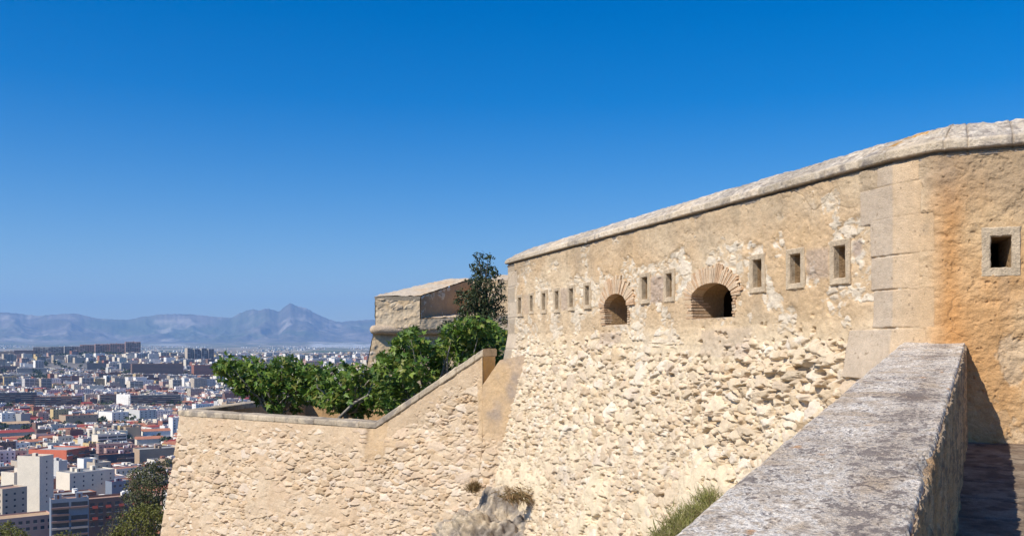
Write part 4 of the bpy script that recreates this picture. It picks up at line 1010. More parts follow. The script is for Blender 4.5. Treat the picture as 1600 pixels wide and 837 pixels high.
def terrain_z(d, az):
    x, y = d*np.sin(az), d*np.cos(az)
    z = base_h(d, az)
    # mid-distance brown hills
    z = z+34*sstep(4200, 5200, d)*sstep(7600, 6000, d)*np.clip(fbm(x/900, y/900, o=4, seed=1001)+.15, 0, 1)
    # hill under the long apartment block
    az0 = math.atan((150-CX)/F); dd = np.sqrt(((az-az0)*3300)**2+((d-3350)*.6)**2)
    z = z+26*np.exp(-(dd/230)**2)
    # mountain front
    H = np.interp(az, rx, rh)
    DR = 23500
    crest = H*DR*np.clip(np.cos(az), .3, 1)+22*fbm(az*420, az*0+d/4000, o=4, seed=1005)
    tp = np.clip((d-17600)/(DR-17600), 0, 1); prof = tp**1.35
    ca = az*DR
    g1 = 1-np.abs(fbm(ca/1500+.6*fbm(x/2600, y/2600, o=3, seed=1013), d/5200, o=4, seed=1007))*2.6
    g2 = 1-np.abs(fbm(ca/520, d/1500, o=4, seed=1009))*2.4
    cut = (1-np.clip(g1, 0, 1))*.42+(1-np.clip(g2, 0, 1))*.20
    mz = crest*prof*(1-cut*(1-tp**5)*1.0)
    foot = sstep(14500, 19000, d)*sstep(24000, 20500, d)*90*(.5+fbm(x/1900, y/1900, o=5, seed=1011))
    z = z+foot
    back = sstep(30000, DR, d)
    z = np.where(d > 17000, np.maximum(np.minimum(z, np.maximum(crest*.6, 40)), mz*np.where(d > DR, back, 1)), z)
    return z
azs = np.concatenate([np.linspace(-179.9, -46, 60), np.linspace(-45, -4, 620), np.linspace(-3.5, 40, 90), np.linspace(41, 180.1, 60)])
ds = np.concatenate([[0.5, 3, 6, 9, 12], np.geomspace(14, 400, 70), np.geomspace(412, 15000, 150), np.linspace(15100, 23500, 230), np.linspace(23700, 31000, 16), [40000, 60000]])
Dg, Ag = np.meshgrid(ds, R(1)*azs, indexing='ij')
Zg = terrain_z(Dg, Ag)+np.where(Dg < 400, np.clip(Dg-10, 0, 60)/60*2.2*fbm(Dg*np.sin(Ag)/12, Dg*np.cos(Ag)/12, o=4, seed=1020), 0)
X, Y = Dg*np.sin(Ag), Dg*np.cos(Ag)
near = sstep(420, 260, Dg); city = sstep(260, 420, Dg)*sstep(4300, 3300, Dg); mt = sstep(16500, 19500, Dg)
n1 = fbm(X/14, Y/14, o=5, seed=1031); n2 = fbm(X/700, Y/700, o=5, seed=1033); n3 = fbm(X/160, Y/160, o=4, seed=1035)
(fr, fr2, fr3, fr4), _, _, fe = voronoi(X/330, Y/520, 1041)
c_near = mix(np.array([.24, .19, .11]), np.array([.10, .11, .045]), sstep(-.1, .3, n1))
c_city = mix(np.array([.16, .15, .14]), np.array([.26, .23, .19]), sstep(-.2, .3, n3))
fc = mix(np.array([.28, .22, .15]), np.array([.09, .12, .06]), (fr > .45).astype(float)); fc = mix(fc, np.array([.42, .36, .28]), (fr2 > .82).astype(float))
fc = mix(fc, np.array([.30, .24, .16]), sstep(0, .5, n2)); fc = mix(fc, mix(np.array([.15, .15, .09]), np.array([.36, .31, .24]), sstep(-.2, .35, n3+fbm(X/300, Y/900, o=4, seed=1061))), sstep(8000, 13000, Dg)*.9)
hillm = sstep(4000, 4600, Dg)*sstep(7600, 6600, Dg); fc = mix(fc, mix(np.array([.36, .27, .17]), np.array([.12, .12, .06]), sstep(0, .3, n3)), hillm*.7)
# pale greenhouse plain
pxg = CX+F*np.tan(np.clip(Ag, -1.2, 1.2)); gh = sstep(478, 492, pxg)*sstep(596, 580, pxg)*sstep(11800, 12400, Dg)*sstep(17400, 16500, Dg)*(sstep(-.2, 0, n2+n3))
fc = mix(fc, np.array([.66, .66, .64]), gh*.65)
gh2 = sstep(15000, 15300, Dg)*sstep(16600, 16200, Dg)*sstep(215, 240, pxg)*sstep(300, 280, pxg); fc = mix(fc, np.array([.6, .6, .6]), gh2*.4)
cm = mix(np.array([.13, .115, .09]), np.array([.25, .21, .17]), sstep(-.2, .3, n2+.5*n3)); cm = mix(cm, np.array([.11, .13, .07]), sstep(.0, .35, fbm(X/1500, Y/1500, o=5, seed=1051))*.85)
cm = mix(cm, np.array([.62, .54, .44]), sstep(.15, .45, fbm(X/420, Y/700, o=5, seed=1053))*.5)
colr = mix(fc, c_city, city); colr = mix(colr, c_near, near); colr = mix(colr, cm, mt)
idx = np.arange(Dg.size).reshape(Dg.shape)
q = np.stack([idx[:-1, :-1], idx[1:, :-1], idx[1:, 1:], idx[:-1, 1:]], -1).reshape(-1, 4)
# the sheet starts just outside the fortress walls' own footing
tag(mesh_np('terrain', np.stack([X, Y, Zg], -1).reshape(-1, 3), q, M['terrain'], None, (0, 0, 0), colr.reshape(-1, 3), k_face='up'), None, None, None, 'structure')
def ground(x, y): return float(terrain_z(np.array(math.hypot(x, y)), np.array(math.atan2(x, y))))

# ------------------------------------------------------------------ CITY
def fac(name, col, am=(.10, .08)): return flat_mat(name, col, (.12, .8), am)
F_ = {
 'white': fac('white_render', (.86, .82, .75)), 'cream': fac('cream_render', (.74, .66, .53)), 'grey': fac('grey_render', (.44, .41, .37)),
 'pale grey': fac('pale_grey_render', (.60, .58, .54)), 'beige': fac('beige_render', (.52, .44, .34)), 'tan': fac('tan_render', (.46, .34, .23)),
 'brick': fac('red_brick_wall', (.34, .15, .10)), 'pink': fac('pink_render', (.52, .34, .28)), 'brown': fac('brown_brick_wall', (.22, .14, .11)),
 'coral': fac('coral_render', (.66, .18, .10)), 'blue': fac('blue_grey_render', (.22, .25, .30)), 'yellow': fac('yellow_render', (.60, .45, .22)), 'dark': fac('dark_cladding', (.10, .10, .11)),
}
RF = {'tile': fac('terracotta_tiles', (.46, .19, .11), (.2, .2)), 'red': fac('dark_red_roof', (.32, .06, .05), (.15, .15)), 'deck': fac('clay_deck', (.40, .25, .18), (.2, .2)), 'gravel': fac('grey_roof_gravel', (.38, .36, .33), (.2, .2)), 'tanroof': fac('tan_roof', (.50, .34, .20), (.2, .15))}
GL = flat_mat('window_glass', (.045, .055, .075), (.5,), (.3,), None, .15, .6)
SLAB = fac('dull_slab_edge', (.38, .32, .28)); PAN = fac('balcony_panel', (.24, .15, .12)); SHU = fac('brown_shutter', (.16, .08, .05)); AWN = fac('dark_red_awning', (.16, .035, .03)); AWG = fac('green_awning', (.04, .13, .10)); RAIL = fac('white_slab_edge', (.62, .60, .56)); ORA = fac('orange_tank', (.75, .22, .05)); MET = fac('grey_metal', (.35, .36, .38))
class BB(MB):
    pass
def boxwin(mb, w, dp, h, f, sidev, style, rg, m_glass, m_slab, floor=3.0, z0=0.0, bay=3.2):
    """windows or balconies on the front (-y) or the left side (-x) of a box centred at the origin"""
    n = max(1, int((w if sidev == 0 else dp)/bay)); L = w if sidev == 0 else dp; nf = max(1, int((h-1.0)/floor))
    for k in range(nf):
        zc = z0+h-.9-floor*(k+1)+1.1
        if zc < z0-.5: continue
        if style == 'balcony':
            nb2 = max(1, int(L/7.0)); three = m_glass == 0
            for q_ in range(nb2):
                a0, a1 = -L/2+L/nb2*q_+.3, -L/2+L/nb2*(q_+1)-.3; r_ = rg.random(); mp = (2 if r_ < .35 else (3 if r_ > .85 else m_slab)) if three else m_slab
                if r_ > .9 and three: continue
                if sidev == 0:
                    mb.box(a0+.2, a1-.2, -dp/2-.03, -dp/2+.05, zc-.1, zc+1.7, m_glass); mb.box(a0, a1, -dp/2-1.1, -dp/2-.03, zc-1.1, zc-.3, mp)
                else:
                    mb.box(-w/2-.03, -w/2+.05, a0+.2, a1-.2, zc-.1, zc+1.7, m_glass); mb.box(-w/2-1.1, -w/2-.03, a0, a1, zc-1.1, zc-.3, mp)
            continue
        if style == 'band':
            if sidev == 0: mb.box(-L/2+.5, L/2-.5, -dp/2-.04, -dp/2+.05, zc, zc+1.4, m_glass)
            else: mb.box(-w/2-.04, -w/2+.05, -L/2+.5, L/2-.5, zc, zc+1.4, m_glass)
            continue
        for i in range(n):
            if rg.random() < .12: continue
            c = -L/2+(i+.5)*L/n; hw = .55
            if sidev == 0: mb.box(c-hw, c+hw, -dp/2-.04, -dp/2+.05, zc, zc+1.5, m_glass)
            else: mb.box(-w/2-.04, -w/2+.05, c-hw, c+hw, zc, zc+1.5, m_glass)
WIN_ME = {}
def win_mesh(w_, h_):
    key = (round(w_, 1), round(h_, 1))
    if key not in WIN_ME:
        mb = MB(); mb.box(-w_/2, w_/2, -.06, .05, 0, h_, 0); mb.box(-w_/2-.12, w_/2+.12, -.14, .05, -.14, -.005, 1)
        WIN_ME[key] = mb.mesh('window', [GL, RAIL])
    return WIN_ME[key]
def add_windows(root, w, dp, h, side_, n, nf, ww=1.3, wh=1.5, floor=3.0, ztop_=None, skip=0, rg=rnd, maxn=40):
    L = w if side_ == 0 else dp; zt = h if ztop_ is None else ztop_; me = win_mesh(ww, wh); cnt = 0
    for k in range(nf):
        z = zt-1.0-floor*(k+1)+1.3
        for i in range(n):
            if cnt >= maxn or rg.random() < skip: continue
            c = -L/2+(i+.5)*L/n; o = bpy.data.objects.new('window', me); C.objects.link(o); o.parent = root; cnt += 1
            if side_ == 0: o.location = (c, -dp/2, z)
            else: o.location = (-w/2, c, z); o.rotation_euler.z = R(-90)
def roofline(mb, w, dp, h, m_wall, m_roof, rg, big=True, t=.25):
    """flat roof deck with a parapet rim and odd roof boxes"""
    ph = rg.uniform(.5, 1.1)
    mb.box(-w/2, w/2, -dp/2, dp/2, -12, h, m_wall)
    mb.poly([(-w/2+t, -dp/2+t, h+.02), (w/2-t, -dp/2+t, h+.02), (w/2-t, dp/2-t, h+.02), (-w/2+t, dp/2-t, h+.02)], m_roof)
    for (x0, x1, y0, y1) in ((-w/2, w/2, -dp/2, -dp/2+t), (-w/2, w/2, dp/2-t, dp/2), (-w/2, -w/2+t, -dp/2+t, dp/2-t), (w/2-t, w/2, -dp/2+t, dp/2-t)):
        mb.box(x0, x1, y0, y1, h, h+ph, m_wall)
def place(px, d, ytop, ground_z=None):
    """a box's footing and height from where its roof shows and how far off it stands"""
    x, y, zt = at(px, ytop, d); gz = ground(x, y) if ground_z is None else ground_z
    return x, y, gz, zt-gz
landmarks = []
def landmark(name, label, cat, px0, px1, ytop, d, yaw, colr='white', roof='deck', sidefrac=.5, phrase=None, style=None, wins=None, side_style=None, hut=None, extra=None, group='buildings of the city below', depth=None, gable=False):
    rg = random.Random(sum(map(ord, label)))
    if d < 100:
        hh_ = d; d = 1000
        for _ in range(8): d = -(ground((( px0+px1)/2-CX)/F*d, d)+hh_)/((ytop-HY)/F)
    pw = (px1-px0)/F*d; dpth = depth if depth else pw*sidefrac
    pxm = (px0+px1)/2; x, y, gz, h = place(pxm, d, ytop); va = math.atan2(x, y)
    # visible widths: front turned by yaw against the sight line
    a = yaw-(-va) ; ca, sa = abs(math.cos(yaw+va)), abs(math.sin(yaw+va))
    w = max(3.0, (pw-dpth*sa)/max(ca, .3))
    t = thing(name, label, cat, (x, y, gz), group, rz=yaw); t.location = (x, y, gz)
    mb = MB(); roofline(mb, w, dpth, h, 0, 1, rg)
    if gable:
        mb = MB(); mb.box(-w/2, w/2, -dpth/2, dpth/2, -12, h-1.5, 0)
    mb.build('wall', [F_[colr], RF[roof]], t)
    if gable:
        mb = MB(); e = .6; mb.hexa([(-w/2-e, -dpth/2-e, h-1.5), (w/2+e, -dpth/2-e, h-1.5), (w/2+e, dpth/2+e, h-1.5), (-w/2-e, dpth/2+e, h-1.5), (-w/2-e, -.1, h+.8), (w/2+e, -.1, h+.8), (w/2+e, .1, h+.8), (-w/2-e, .1, h+.8)])
        mb.build('roof', RF[roof], t)
    if style in ('balcony', 'band'):
        mb = MB(); boxwin(mb, w, dpth, h, 0, 0, style, rg, 0, 1); mb.build('balconies' if style == 'balcony' else 'window_bands', [GL, F_[colr] if style == 'band' else SLAB, PAN, RAIL], t)
    if side_style:
        mb = MB(); boxwin(mb, w, dpth, h, 0, 1, side_style, rg, 0, 1); mb.build('side_balconies' if side_style == 'balcony' else 'side_openings', [GL, SLAB, PAN, RAIL], t)
    if wins:
        for (sd_, n, nf, ww, wh) in wins: add_windows(t, w, dpth, h, sd_, n, nf, ww, wh, rg=rg)
    nh = rg.randint(1, 2) if hut is None else hut
    for k in range(nh):
        hw, hd, hh = rg.uniform(2, 3.5), rg.uniform(2, 3.5), rg.uniform(1.8, 3); hx, hy = rg.uniform(-w*.3, w*.3), rg.uniform(-dpth*.2, dpth*.3)
        mb = MB(); mb.box(hx-hw/2, hx+hw/2, hy-hd/2, hy+hd/2, h+.02, h+hh, 0); mb.box(hx-.4, hx+.4, hy-hd/2-.03, hy-hd/2+.02, h+.1, h+1.9, 1)
        mb.build('roof_hut', [F_[colr if colr not in ('dark', 'brown', 'coral') else 'white'], SHU], t)
    if extra: extra(t, w, dpth, h)
    landmarks.append((pxm, ytop+4, x, y, phrase or label, max(w, dpth)*.62)); return t
Y = R(47)
# --- the near row under the castle
def b_stepped(t, w, dp, h):
    mb = MB()
    for k in range(7): mb.box(-w/2-.05, -w/2+.6, -.1, .1, h-6-k*3.2, h-4.6-k*3.2)
    for k in range(8): mb.box(w*.0-.35+w*.32, w*.32+.35, -dp/2-.05, -dp/2+.05, h-4-k*3.4, h-2.9-k*3.4)
    mb.build('stair_slits', [GL], t)
    mb = MB(); mb.box(-w/2+.3, -w/2+1.2, dp*.5+.002, dp*.5+7, -12, h-4.5); mb.box(-w/2+.3, w*.25, dp*.5+7.002, dp*.5+13, -12, h-9.5)
    mb.build('lower_wing', [F_['cream']], t)
landmark('apartment_building', 'tall blank white party wall building with slit windows, by far the tallest near the slope', 'building', 30, 81, 713, 505, R(76), 'cream', 'deck', .8, 'the tall blank white block', wins=[(0, 1, 8, .8, .9)], hut=1)
landmark('apartment_building', 'stepped white rear wing just behind the tall blank white block', 'building', 4, 40, 738, 520, R(66), 'cream', 'deck', .8, 'the stepped white wing', hut=1)
landmark('apartment_building', 'cracked beige block with small windows at the lower left edge', 'building', -14, 39, 762, 470, R(58), 'beige', 'deck', .7, 'the cracked beige block', wins=[(0, 3, 4, 1.0, 1.0), (1, 3, 4, .9, 1.0)], hut=0)
landmark('apartment_house', 'low house with clay coloured flat roof at the very foot of the tall blank block', 'building', -12, 78, 806, 440, R(38), 'pink', 'tanroof', .35, 'the clay roofed low house', wins=[(0, 8, 2, 1.6, 1.5)], hut=0, depth=13)
landmark('apartment_building', 'blue grey block with glazed balconies and roof terrace railing', 'building', 80, 136, 778, 430, R(30), 'blue', 'deck', .5, 'the blue balconied block', style='balcony', hut=2)  # bluish shade of the front painted as the colour of the whole block
def awnings(t, w, dp, h):
    for k in range(5):
        for j in range(2):
            c = -w/2+(k+.5)*w/5; mb = MB(); z = h-2.2-j*5.2
            mb.hexa([(c-1.2, -dp/2-1.2, z-1.3), (c+1.2, -dp/2-1.2, z-1.3), (c+1.2, -dp/2-.02, z-.2), (c-1.2, -dp/2-.02, z-.2), (c-1.2, -dp/2-1.2, z-1.2), (c+1.2, -dp/2-1.2, z-1.2), (c+1.2, -dp/2-.02, z-.05), (c-1.2, -dp/2-.02, z-.05)])
            mb.build('awning', AWN, t)
landmark('apartment_building', 'brown brick flats with dark red awnings beside the dark slope tree', 'building', 134, 236, 776, 455, R(36), 'brown', 'deck', .35, 'the brown flats with awnings', wins=[(0, 8, 4, 1.9, 1.7)], hut=3, extra=awnings)
landmark('apartment_building', 'cream stepped block with roof huts directly behind the brown flats with awnings', 'building', 92, 176, 735, 20, R(52), 'cream', 'gravel', .5, 'the cream stepped block', wins=[(0, 5, 3, .9, 1.1)], hut=4)
landmark('apartment_building', 'boxy beige penthouse storey rising from the cream stepped block', 'building', 137, 172, 722, 23, R(52), 'beige', 'gravel', .7, 'the beige penthouse', wins=[(0, 2, 2, .9, 1.1)], hut=1)
landmark('apartment_building', 'white cube building with one dark doorway left of the beige penthouse', 'building', 122, 150, 717, 17, R(52), 'white', 'gravel', .7, 'the white cube building', hut=0)
landmark('apartment_building', 'bright coral red walled building with dark balconied front', 'building', 50, 136, 701, 17, R(80), 'coral', 'gravel', .75, 'the coral red building', style='balcony', hut=1)
landmark('apartment_building', 'grey white block in the shade behind the tall blank white block', 'building', 79, 104, 720, 22, R(60), 'pale grey', 'gravel', .9, 'the shaded grey white block', hut=1)
landmark('apartment_building', 'building with dark green awnings and terrace level with the coral red building', 'building', 150, 208, 709, 13, R(40), 'dark', 'tile', .35, 'the green awning block', style='balcony', hut=1)
landmark('apartment_building', 'tan windowless building next to the terrace corner', 'building', 210, 276, 700, 14, R(38), 'tan', 'gravel', .5, 'the tan windowless building', hut=2)
landmark('house', 'small blue and white rooftop house behind the brown flats', 'building', 166, 200, 752, 19, R(50), 'blue', 'red', .6, 'the blue rooftop house', wins=[(0, 3, 1, 1.4, 1.4)], hut=1)
landmark('warehouse', 'long low shed under a dark red pitched roof', 'building', -12, 50, 672, 9, R(35), 'grey', 'red', .5, 'the dark red roofed shed', gable=True, hut=0)
landmark('school', 'long low building under a tan pitched roof above the dark red roofed shed', 'building', -12, 43, 659, 10, R(35), 'beige', 'tanroof', .5, 'the tan roofed long building', gable=True, hut=0, wins=[(0, 9, 1, 1.4, 1.4)])
landmark('apartment_building', 'white block with six little windows above the tan roofed long building', 'building', -8, 23, 645, 17, R(55), 'white', 'gravel', .8, 'the white six windowed block', wins=[(1, 3, 2, 1.5, 1.5), (0, 3, 2, 1.5, 1.2)])
landmark('apartment_building', 'grey violet shaded block right of the white six windowed block', 'building', 23, 46, 646, 16, R(60), 'grey', 'deck', .8, 'the grey violet block')
landmark('office_building', 'long dark glass fronted block with green roof line and orange tank', 'building', -6, 54, 614, 22, R(28), 'dark', 'gravel', .3, 'the dark glass block', style='balcony', hut=3)
landmark('apartment_building', 'row of dark balconied flats continuing from the dark glass block', 'building', 58, 125, 619, 16, R(26), 'brown', 'deck', .3, 'the dark balconied row', style='balcony', hut=4)
landmark('apartment_building', 'dark flats with a bright white end wall in the middle of the old quarter', 'building', 157, 186, 616, 17, R(26), 'brown', 'deck', .4, 'the dark flats with white end wall', style='balcony')
landmark('apartment_building', 'tall narrow white slab between two dark balconied blocks', 'building', 184, 203, 616, 18, R(66), 'white', 'gravel', 1.5, 'the narrow white slab')
landmark('apartment_building', 'long navy balconied block ending near the level coping', 'building', 203, 280, 617, 16, R(24), 'dark', 'gravel', .25, 'the navy balconied block', style='balcony', hut=6)
landmark('apartment_building', 'bluish white block with two rows of windows standing over the tiled roofs', 'building', 203, 243, 640, 18, R(50), 'pale grey', 'tile', .8, 'the bluish white block', wins=[(0, 4, 3, 1.6, 1.4)])
landmark('apartment_building', 'wide bright white building with pale blue shaded windows', 'building', 156, 203, 643, 14, R(50), 'white', 'gravel', .9, 'the wide bright white building', wins=[(0, 4, 3, 1.6, 1.4)])
landmark('apartment_building', 'white four storey house touching the terrace wall edge', 'building', 264, 288, 653, 20, R(45), 'white', 'tile', .6, 'the white four storey house', wins=[(0, 3, 4, 1.3, 1.5)])
landmark('market_hall', 'white gabled hall under an orange tiled roof', 'building', 222, 265, 670, 10, R(30), 'white', 'tile', .5, 'the orange roofed hall', gable=True, hut=0)
landmark('market_hall', 'low hall under a brighter orange roof just below the orange roofed hall', 'building', 212, 254, 682, 9, R(30), 'cream', 'tile', .5, 'the lower orange roofed hall', gable=True, hut=0)
landmark('apartment_building', 'tan flat topped pair of blocks above a red roof', 'building', 95, 150, 648, 12, R(45), 'tan', 'tile', .5, 'the tan flat topped pair', wins=[(0, 6, 1, 1.4, 1.4)])
# --- the modern quarter farther off
landmark('apartment_building', 'white balconied block before the tree line', 'building', 72, 137, 574, 2650, R(25), 'white', 'gravel', .3, 'the white balconied block', style='band')
landmark('apartment_building', 'near black office tower with small sign', 'building', 137, 164, 567, 2600, R(25), 'dark', 'gravel', .6, 'the near black tower')
landmark('apartment_building', 'tower with pale rounded end and dark front', 'building', 184, 208, 567, 2600, R(40), 'grey', 'gravel', .8, 'the pale ended tower', style='band')
landmark('apartment_building', 'long brown brick slab block with lit narrow end wall', 'building', 207, 284, 568, 2350, R(27), 'brown', 'gravel', .25, 'the long brown slab block', style='band', hut=5)
landmark('apartment_building', 'purple brown row of flats at the left edge of the modern quarter', 'building', -10, 27, 572, 2500, R(30), 'brown', 'gravel', .3, 'the purple brown row', style='band')
landmark('apartment_building', 'grey brown row of flats beside the purple brown row', 'building', 28, 71, 575, 2450, R(30), 'grey', 'gravel', .3, 'the grey brown row', style='band')
landmark('apartment_building', 'brick block of flats glimpsed left of the figs below the tower cluster', 'building', 300, 336, 570, 2400, R(30), 'brick', 'gravel', .5, 'the brick flats by the figs', style='band')
landmark('apartment_building', 'brick flats just showing above the first fig crown', 'building', 366, 392, 562, 2700, R(30), 'brick', 'gravel', .5, 'the brick flats above the fig', style='band')
landmark('apartment_building', 'rounded brick tower showing between two fig crowns', 'building', 470, 505, 564, 2600, R(30), 'pink', 'gravel', .8, 'the rounded brick tower', style='band')
for k, (p0, p1, yt, dd) in enumerate([(53, 78, 542, 3330), (77, 102, 541.5, 3320), (101, 126, 541, 3310), (126, 150, 538.5, 3310), (149, 174, 537.5, 3300), (173, 197, 536.5, 3300), (196, 219, 534, 3290)]):
    landmark('apartment_building', ['grey section at the start of the long hilltop block, with white edge', 'second grey section of the long hilltop block', 'third grey section of the long hilltop block, amid trees', 'first pinkish section of the long hilltop block', 'middle pinkish section of the long hilltop block', 'pinkish section of the long hilltop block before its tall end', 'tallest end section of the long hilltop block'][k], 'building', p0, p1, yt, dd, R(20+(k*5) % 12), 'pink' if k > 2 else 'grey', 'gravel', .4, 'the long hilltop block', style='balcony', hut=1, group='sections of the long hilltop block')
landmark('apartment_building', 'dark low row left of the long hilltop block', 'building', 24, 54, 547, 3300, R(25), 'brown', 'gravel', .4, 'the dark low row', style='band')
landmark('apartment_building', 'tan low row at the frame edge left of the long hilltop block', 'building', -8, 24, 549, 3300, R(25), 'tan', 'gravel', .4, 'the tan low row', style='band')
for k, (p0, p1) in enumerate([(289, 301), (300, 312), (311, 323), (322, 334)]):
    landmark('apartment_tower', ['pale sunlit tower at the open end of the group of four towers', 'second grey tower of the group of four towers', 'third grey tower of the group of four towers', 'last tower of the group of four, nearest the figs'][k], 'building', p0, p1, 544+(k % 2), 3000+k*12, R(40), 'beige' if k == 0 else 'grey', 'gravel', .9, 'the group of four towers', style='balcony', hut=1, group='four residential towers')

# --- the rest of the city, block by block
COLS = ['white', 'white', 'white', 'white', 'white', 'cream', 'cream', 'cream', 'pale grey', 'beige', 'beige', 'tan', 'pink', 'brick', 'yellow', 'brown']
MATS = [F_[k] for k in F_]; MI = {k: i for i, k in enumerate(F_)}
ALLM = MATS+[RF[k] for k in RF]+[GL, RAIL, AWG]; RI = {k: len(MATS)+i for i, k in enumerate(RF)}; IG = len(ALLM)-3; IR = len(ALLM)-2; IA = len(ALLM)-1
def proc_building(mb, w, dp, h, rg, colr, roofk, feat):
    mw, mr = MI[colr], RI[roofk]
    if feat == 'pitched':
        mb.box(-w/2, w/2, -dp/2, dp/2, -12, h, mw); e = .4
        mb.hexa([(-w/2-e, -dp/2-e, h), (w/2+e, -dp/2-e, h), (w/2+e, dp/2+e, h), (-w/2-e, dp/2+e, h), (-w/2-e, -.1, h+1.9), (w/2+e, -.1, h+1.9), (w/2+e, .1, h+1.9), (-w/2-e, .1, h+1.9)], mr)
    else:
        roofline(mb, w, dp, h, mw, mr, rg)
        for k in range({'plain': 1, 'hut': 2, 'cluttered': 5, 'tank': 2, 'balcony': 2}[feat]):
            hw, hd, hh = rg.uniform(1.5, 3.8), rg.uniform(1.5, 3.8), rg.uniform(1.4, 3.0); hx, hy = rg.uniform(-w*.34, w*.34), rg.uniform(-dp*.34, dp*.34)
            c2 = MI[rg.choice([colr, 'white', 'white', 'cream', 'pale grey', 'brick'])]
            mb.box(hx-hw/2, hx+hw/2, hy-hd/2, hy+hd/2, h+.02, h+hh, c2); mb.box(hx-hw/2+.5, hx-hw/2+1.2, hy-hd/2-.04, hy-hd/2+.02, h+.1, h+min(1.8, hh-.2), IG)
        if feat == 'tank': mb.tube([(w*.2, dp*.1, h+.05), (w*.2, dp*.1, h+1.6)], [.8, .8], 8, MI['pale grey'])
    st = 'balcony' if feat == 'balcony' else 'windows'
    if rg.random() < .85: boxwin(mb, w, dp, h, 0, 0, st, rg, IG, IR)
    if rg.random() < .45: boxwin(mb, w, dp, h, 0, 1, 'windows', rg, IG, IR, bay=4.5)
cands = []
rg = random.Random(77)
def gen_city():
    out_ = []; rgc = random.Random(5)
    th = R(47); ux, uy = math.cos(th), math.sin(th); pitch_x, pitch_y = 14.5, 13.0
    for i in range(-330, 330):
        for j in range(-40, 330):
            if i % 6 == 0 or j % 5 == 0: continue
            hk = (i*7919+j*104729) % 100
            wide = (i % 6 in (1, 3)) and hk < 38
            if (i % 6 in (2, 4)) and ((i-1)*7919+j*104729) % 100 < 38: continue
            gx, gy = i*pitch_x, j*pitch_y
            x, y = gx*ux-gy*uy, gx*uy+gy*ux
            if y < 380: continue
            x += 20*math.sin(y/310.0)
            d = y; px = CX+F*x/y
            if px < -60 or px > 640 or y > 3900: continue
            dist = math.hypot(x, y)
            if dist < 440+30*math.sin(x/40.): continue
            if rgc.random() < .08+(.35 if y > 1900 else 0)+(.3 if y > 2600 else 0): continue
            bh = rgc.choice([5, 6, 7, 8, 9, 10, 11, 12, 13, 14]) if y < 1900 else rgc.choice([8, 12, 16, 20, 26])
            w, dp_ = pitch_x*rgc.uniform(.80, 1.0)*(1 if y < 1900 else 1.7), pitch_y*rgc.uniform(.8, 1.0)*(1 if y < 1900 else 1.2)
            if wide: w = pitch_x*1.92; x += ux*pitch_x*.5; y += uy*pitch_x*.5; bh += rgc.choice([0, 2, 4])
            x += rgc.uniform(-1, 1); y += rgc.uniform(-1, 1)
            colr = rgc.choice(COLS); feat = rgc.choice(['plain', 'hut', 'hut', 'cluttered', 'tank', 'balcony', 'pitched', 'pitched'] if y < 1900 else ['hut', 'balcony', 'balcony', 'plain'])
            roofk = rgc.choice(['tile', 'tile', 'red']) if feat == 'pitched' else rgc.choice(['deck', 'gravel', 'deck', 'tile', 'gravel', 'deck'])
            if feat == 'pitched': bh = min(bh, 8)
            ok = True
            for (lpx, lpy, lx, ly, ph, rad) in landmarks:
                dx, dy = x-lx, y-ly
                r_ = math.hypot(dx, dy)
                if r_ < rad+min(w, dp_)*.5+1: ok = False; break
                # keep what stands in front of a landmark from hiding it
                lp = (CX+F*lx/ly); pxx = CX+F*x/y
                if ly > y and ly-y < 420 and abs(pxx-lp) < F*rad*.9/ly+F*w*.45/y:
                    gz = ground(x, y); ytop = HY-F*(gz+bh)/y
                    if ytop < lpy+12: bh = max(3.5, -(lpy+13-HY)/F*y-gz)
            if not ok: continue
            out_.append([x, y, w, dp_, bh, th+rgc.uniform(-.05, .05)+(R(-14) if (i//6+j//5) % 4 == 0 else 0), colr, roofk, feat, px])
    return out_
city = gen_city()
def seen(c):
    x, y, bh = c[0], c[1], c[4]; px = CX+F*x/y; gz = ground(x, y); yt = HY-F*(gz+bh+2)/y
    edge_ = 283-(max(0, yt-640))*.19
    if px < -18 or yt > 845: return False
    if px < edge_+8: return True
    return yt < 628 and px < 480
vis = sorted([c for c in city if seen(c)], key=lambda c: c[1])
rest = [c for c in city if not seen(c)]+vis[252:]
vis = vis[:252]
SIZEW = lambda bh: 'low' if bh < 7.5 else ('medium' if bh < 11 else 'tall')
FEATW = {'plain': 'a bare flat roof', 'hut': 'a small roof hut', 'cluttered': 'a cluttered rooftop', 'tank': 'a round roof tank', 'balcony': 'balconied front', 'pitched': 'a pitched roof'}
ROOFW = {'tile': 'orange tiled', 'red': 'dark red', 'deck': 'clay coloured', 'gravel': 'grey', 'tanroof': 'tan'}
used = {}
def describe(c):
    x, y = c[0], c[1]; px = c[9] if False else CX+F*x/y; gz = ground(x, y); py = HY-F*(gz+c[4])/y
    best = sorted(landmarks, key=lambda l: abs(l[0]-px)+abs(l[1]-py)*1.5)
    for l in best[:7]:
        dx, dy = px-l[0], py-l[1]; ph = l[4]
        far = 'close' if abs(dx)+abs(dy) < 22 else 'well'
        if abs(dy)*1.5 > abs(dx): rel = ('just behind' if far == 'close' else 'farther behind') if dy < 0 else ('just in front of' if far == 'close' else 'lower down in front of')
        else: rel = ('just right of' if far == 'close' else 'further right of') if dx > 0 else ('just left of' if far == 'close' else 'further left of')
        f = FEATW[c[8]]
        if c[8] == 'pitched': f = f'{ROOFW[c[7]]} pitched roof'
        elif c[8] == 'balcony': f = 'balconies'
        lab = f"{SIZEW(c[4])} {c[6]} house with {f}, {rel} {ph}"
        if len(lab.split()) > 16: lab = f"{c[6]} house with {f}, {rel} {ph}"
        if lab not in used and len(lab.split()) <= 16: used[lab] = 1; return lab
    return None
dup_n = 0
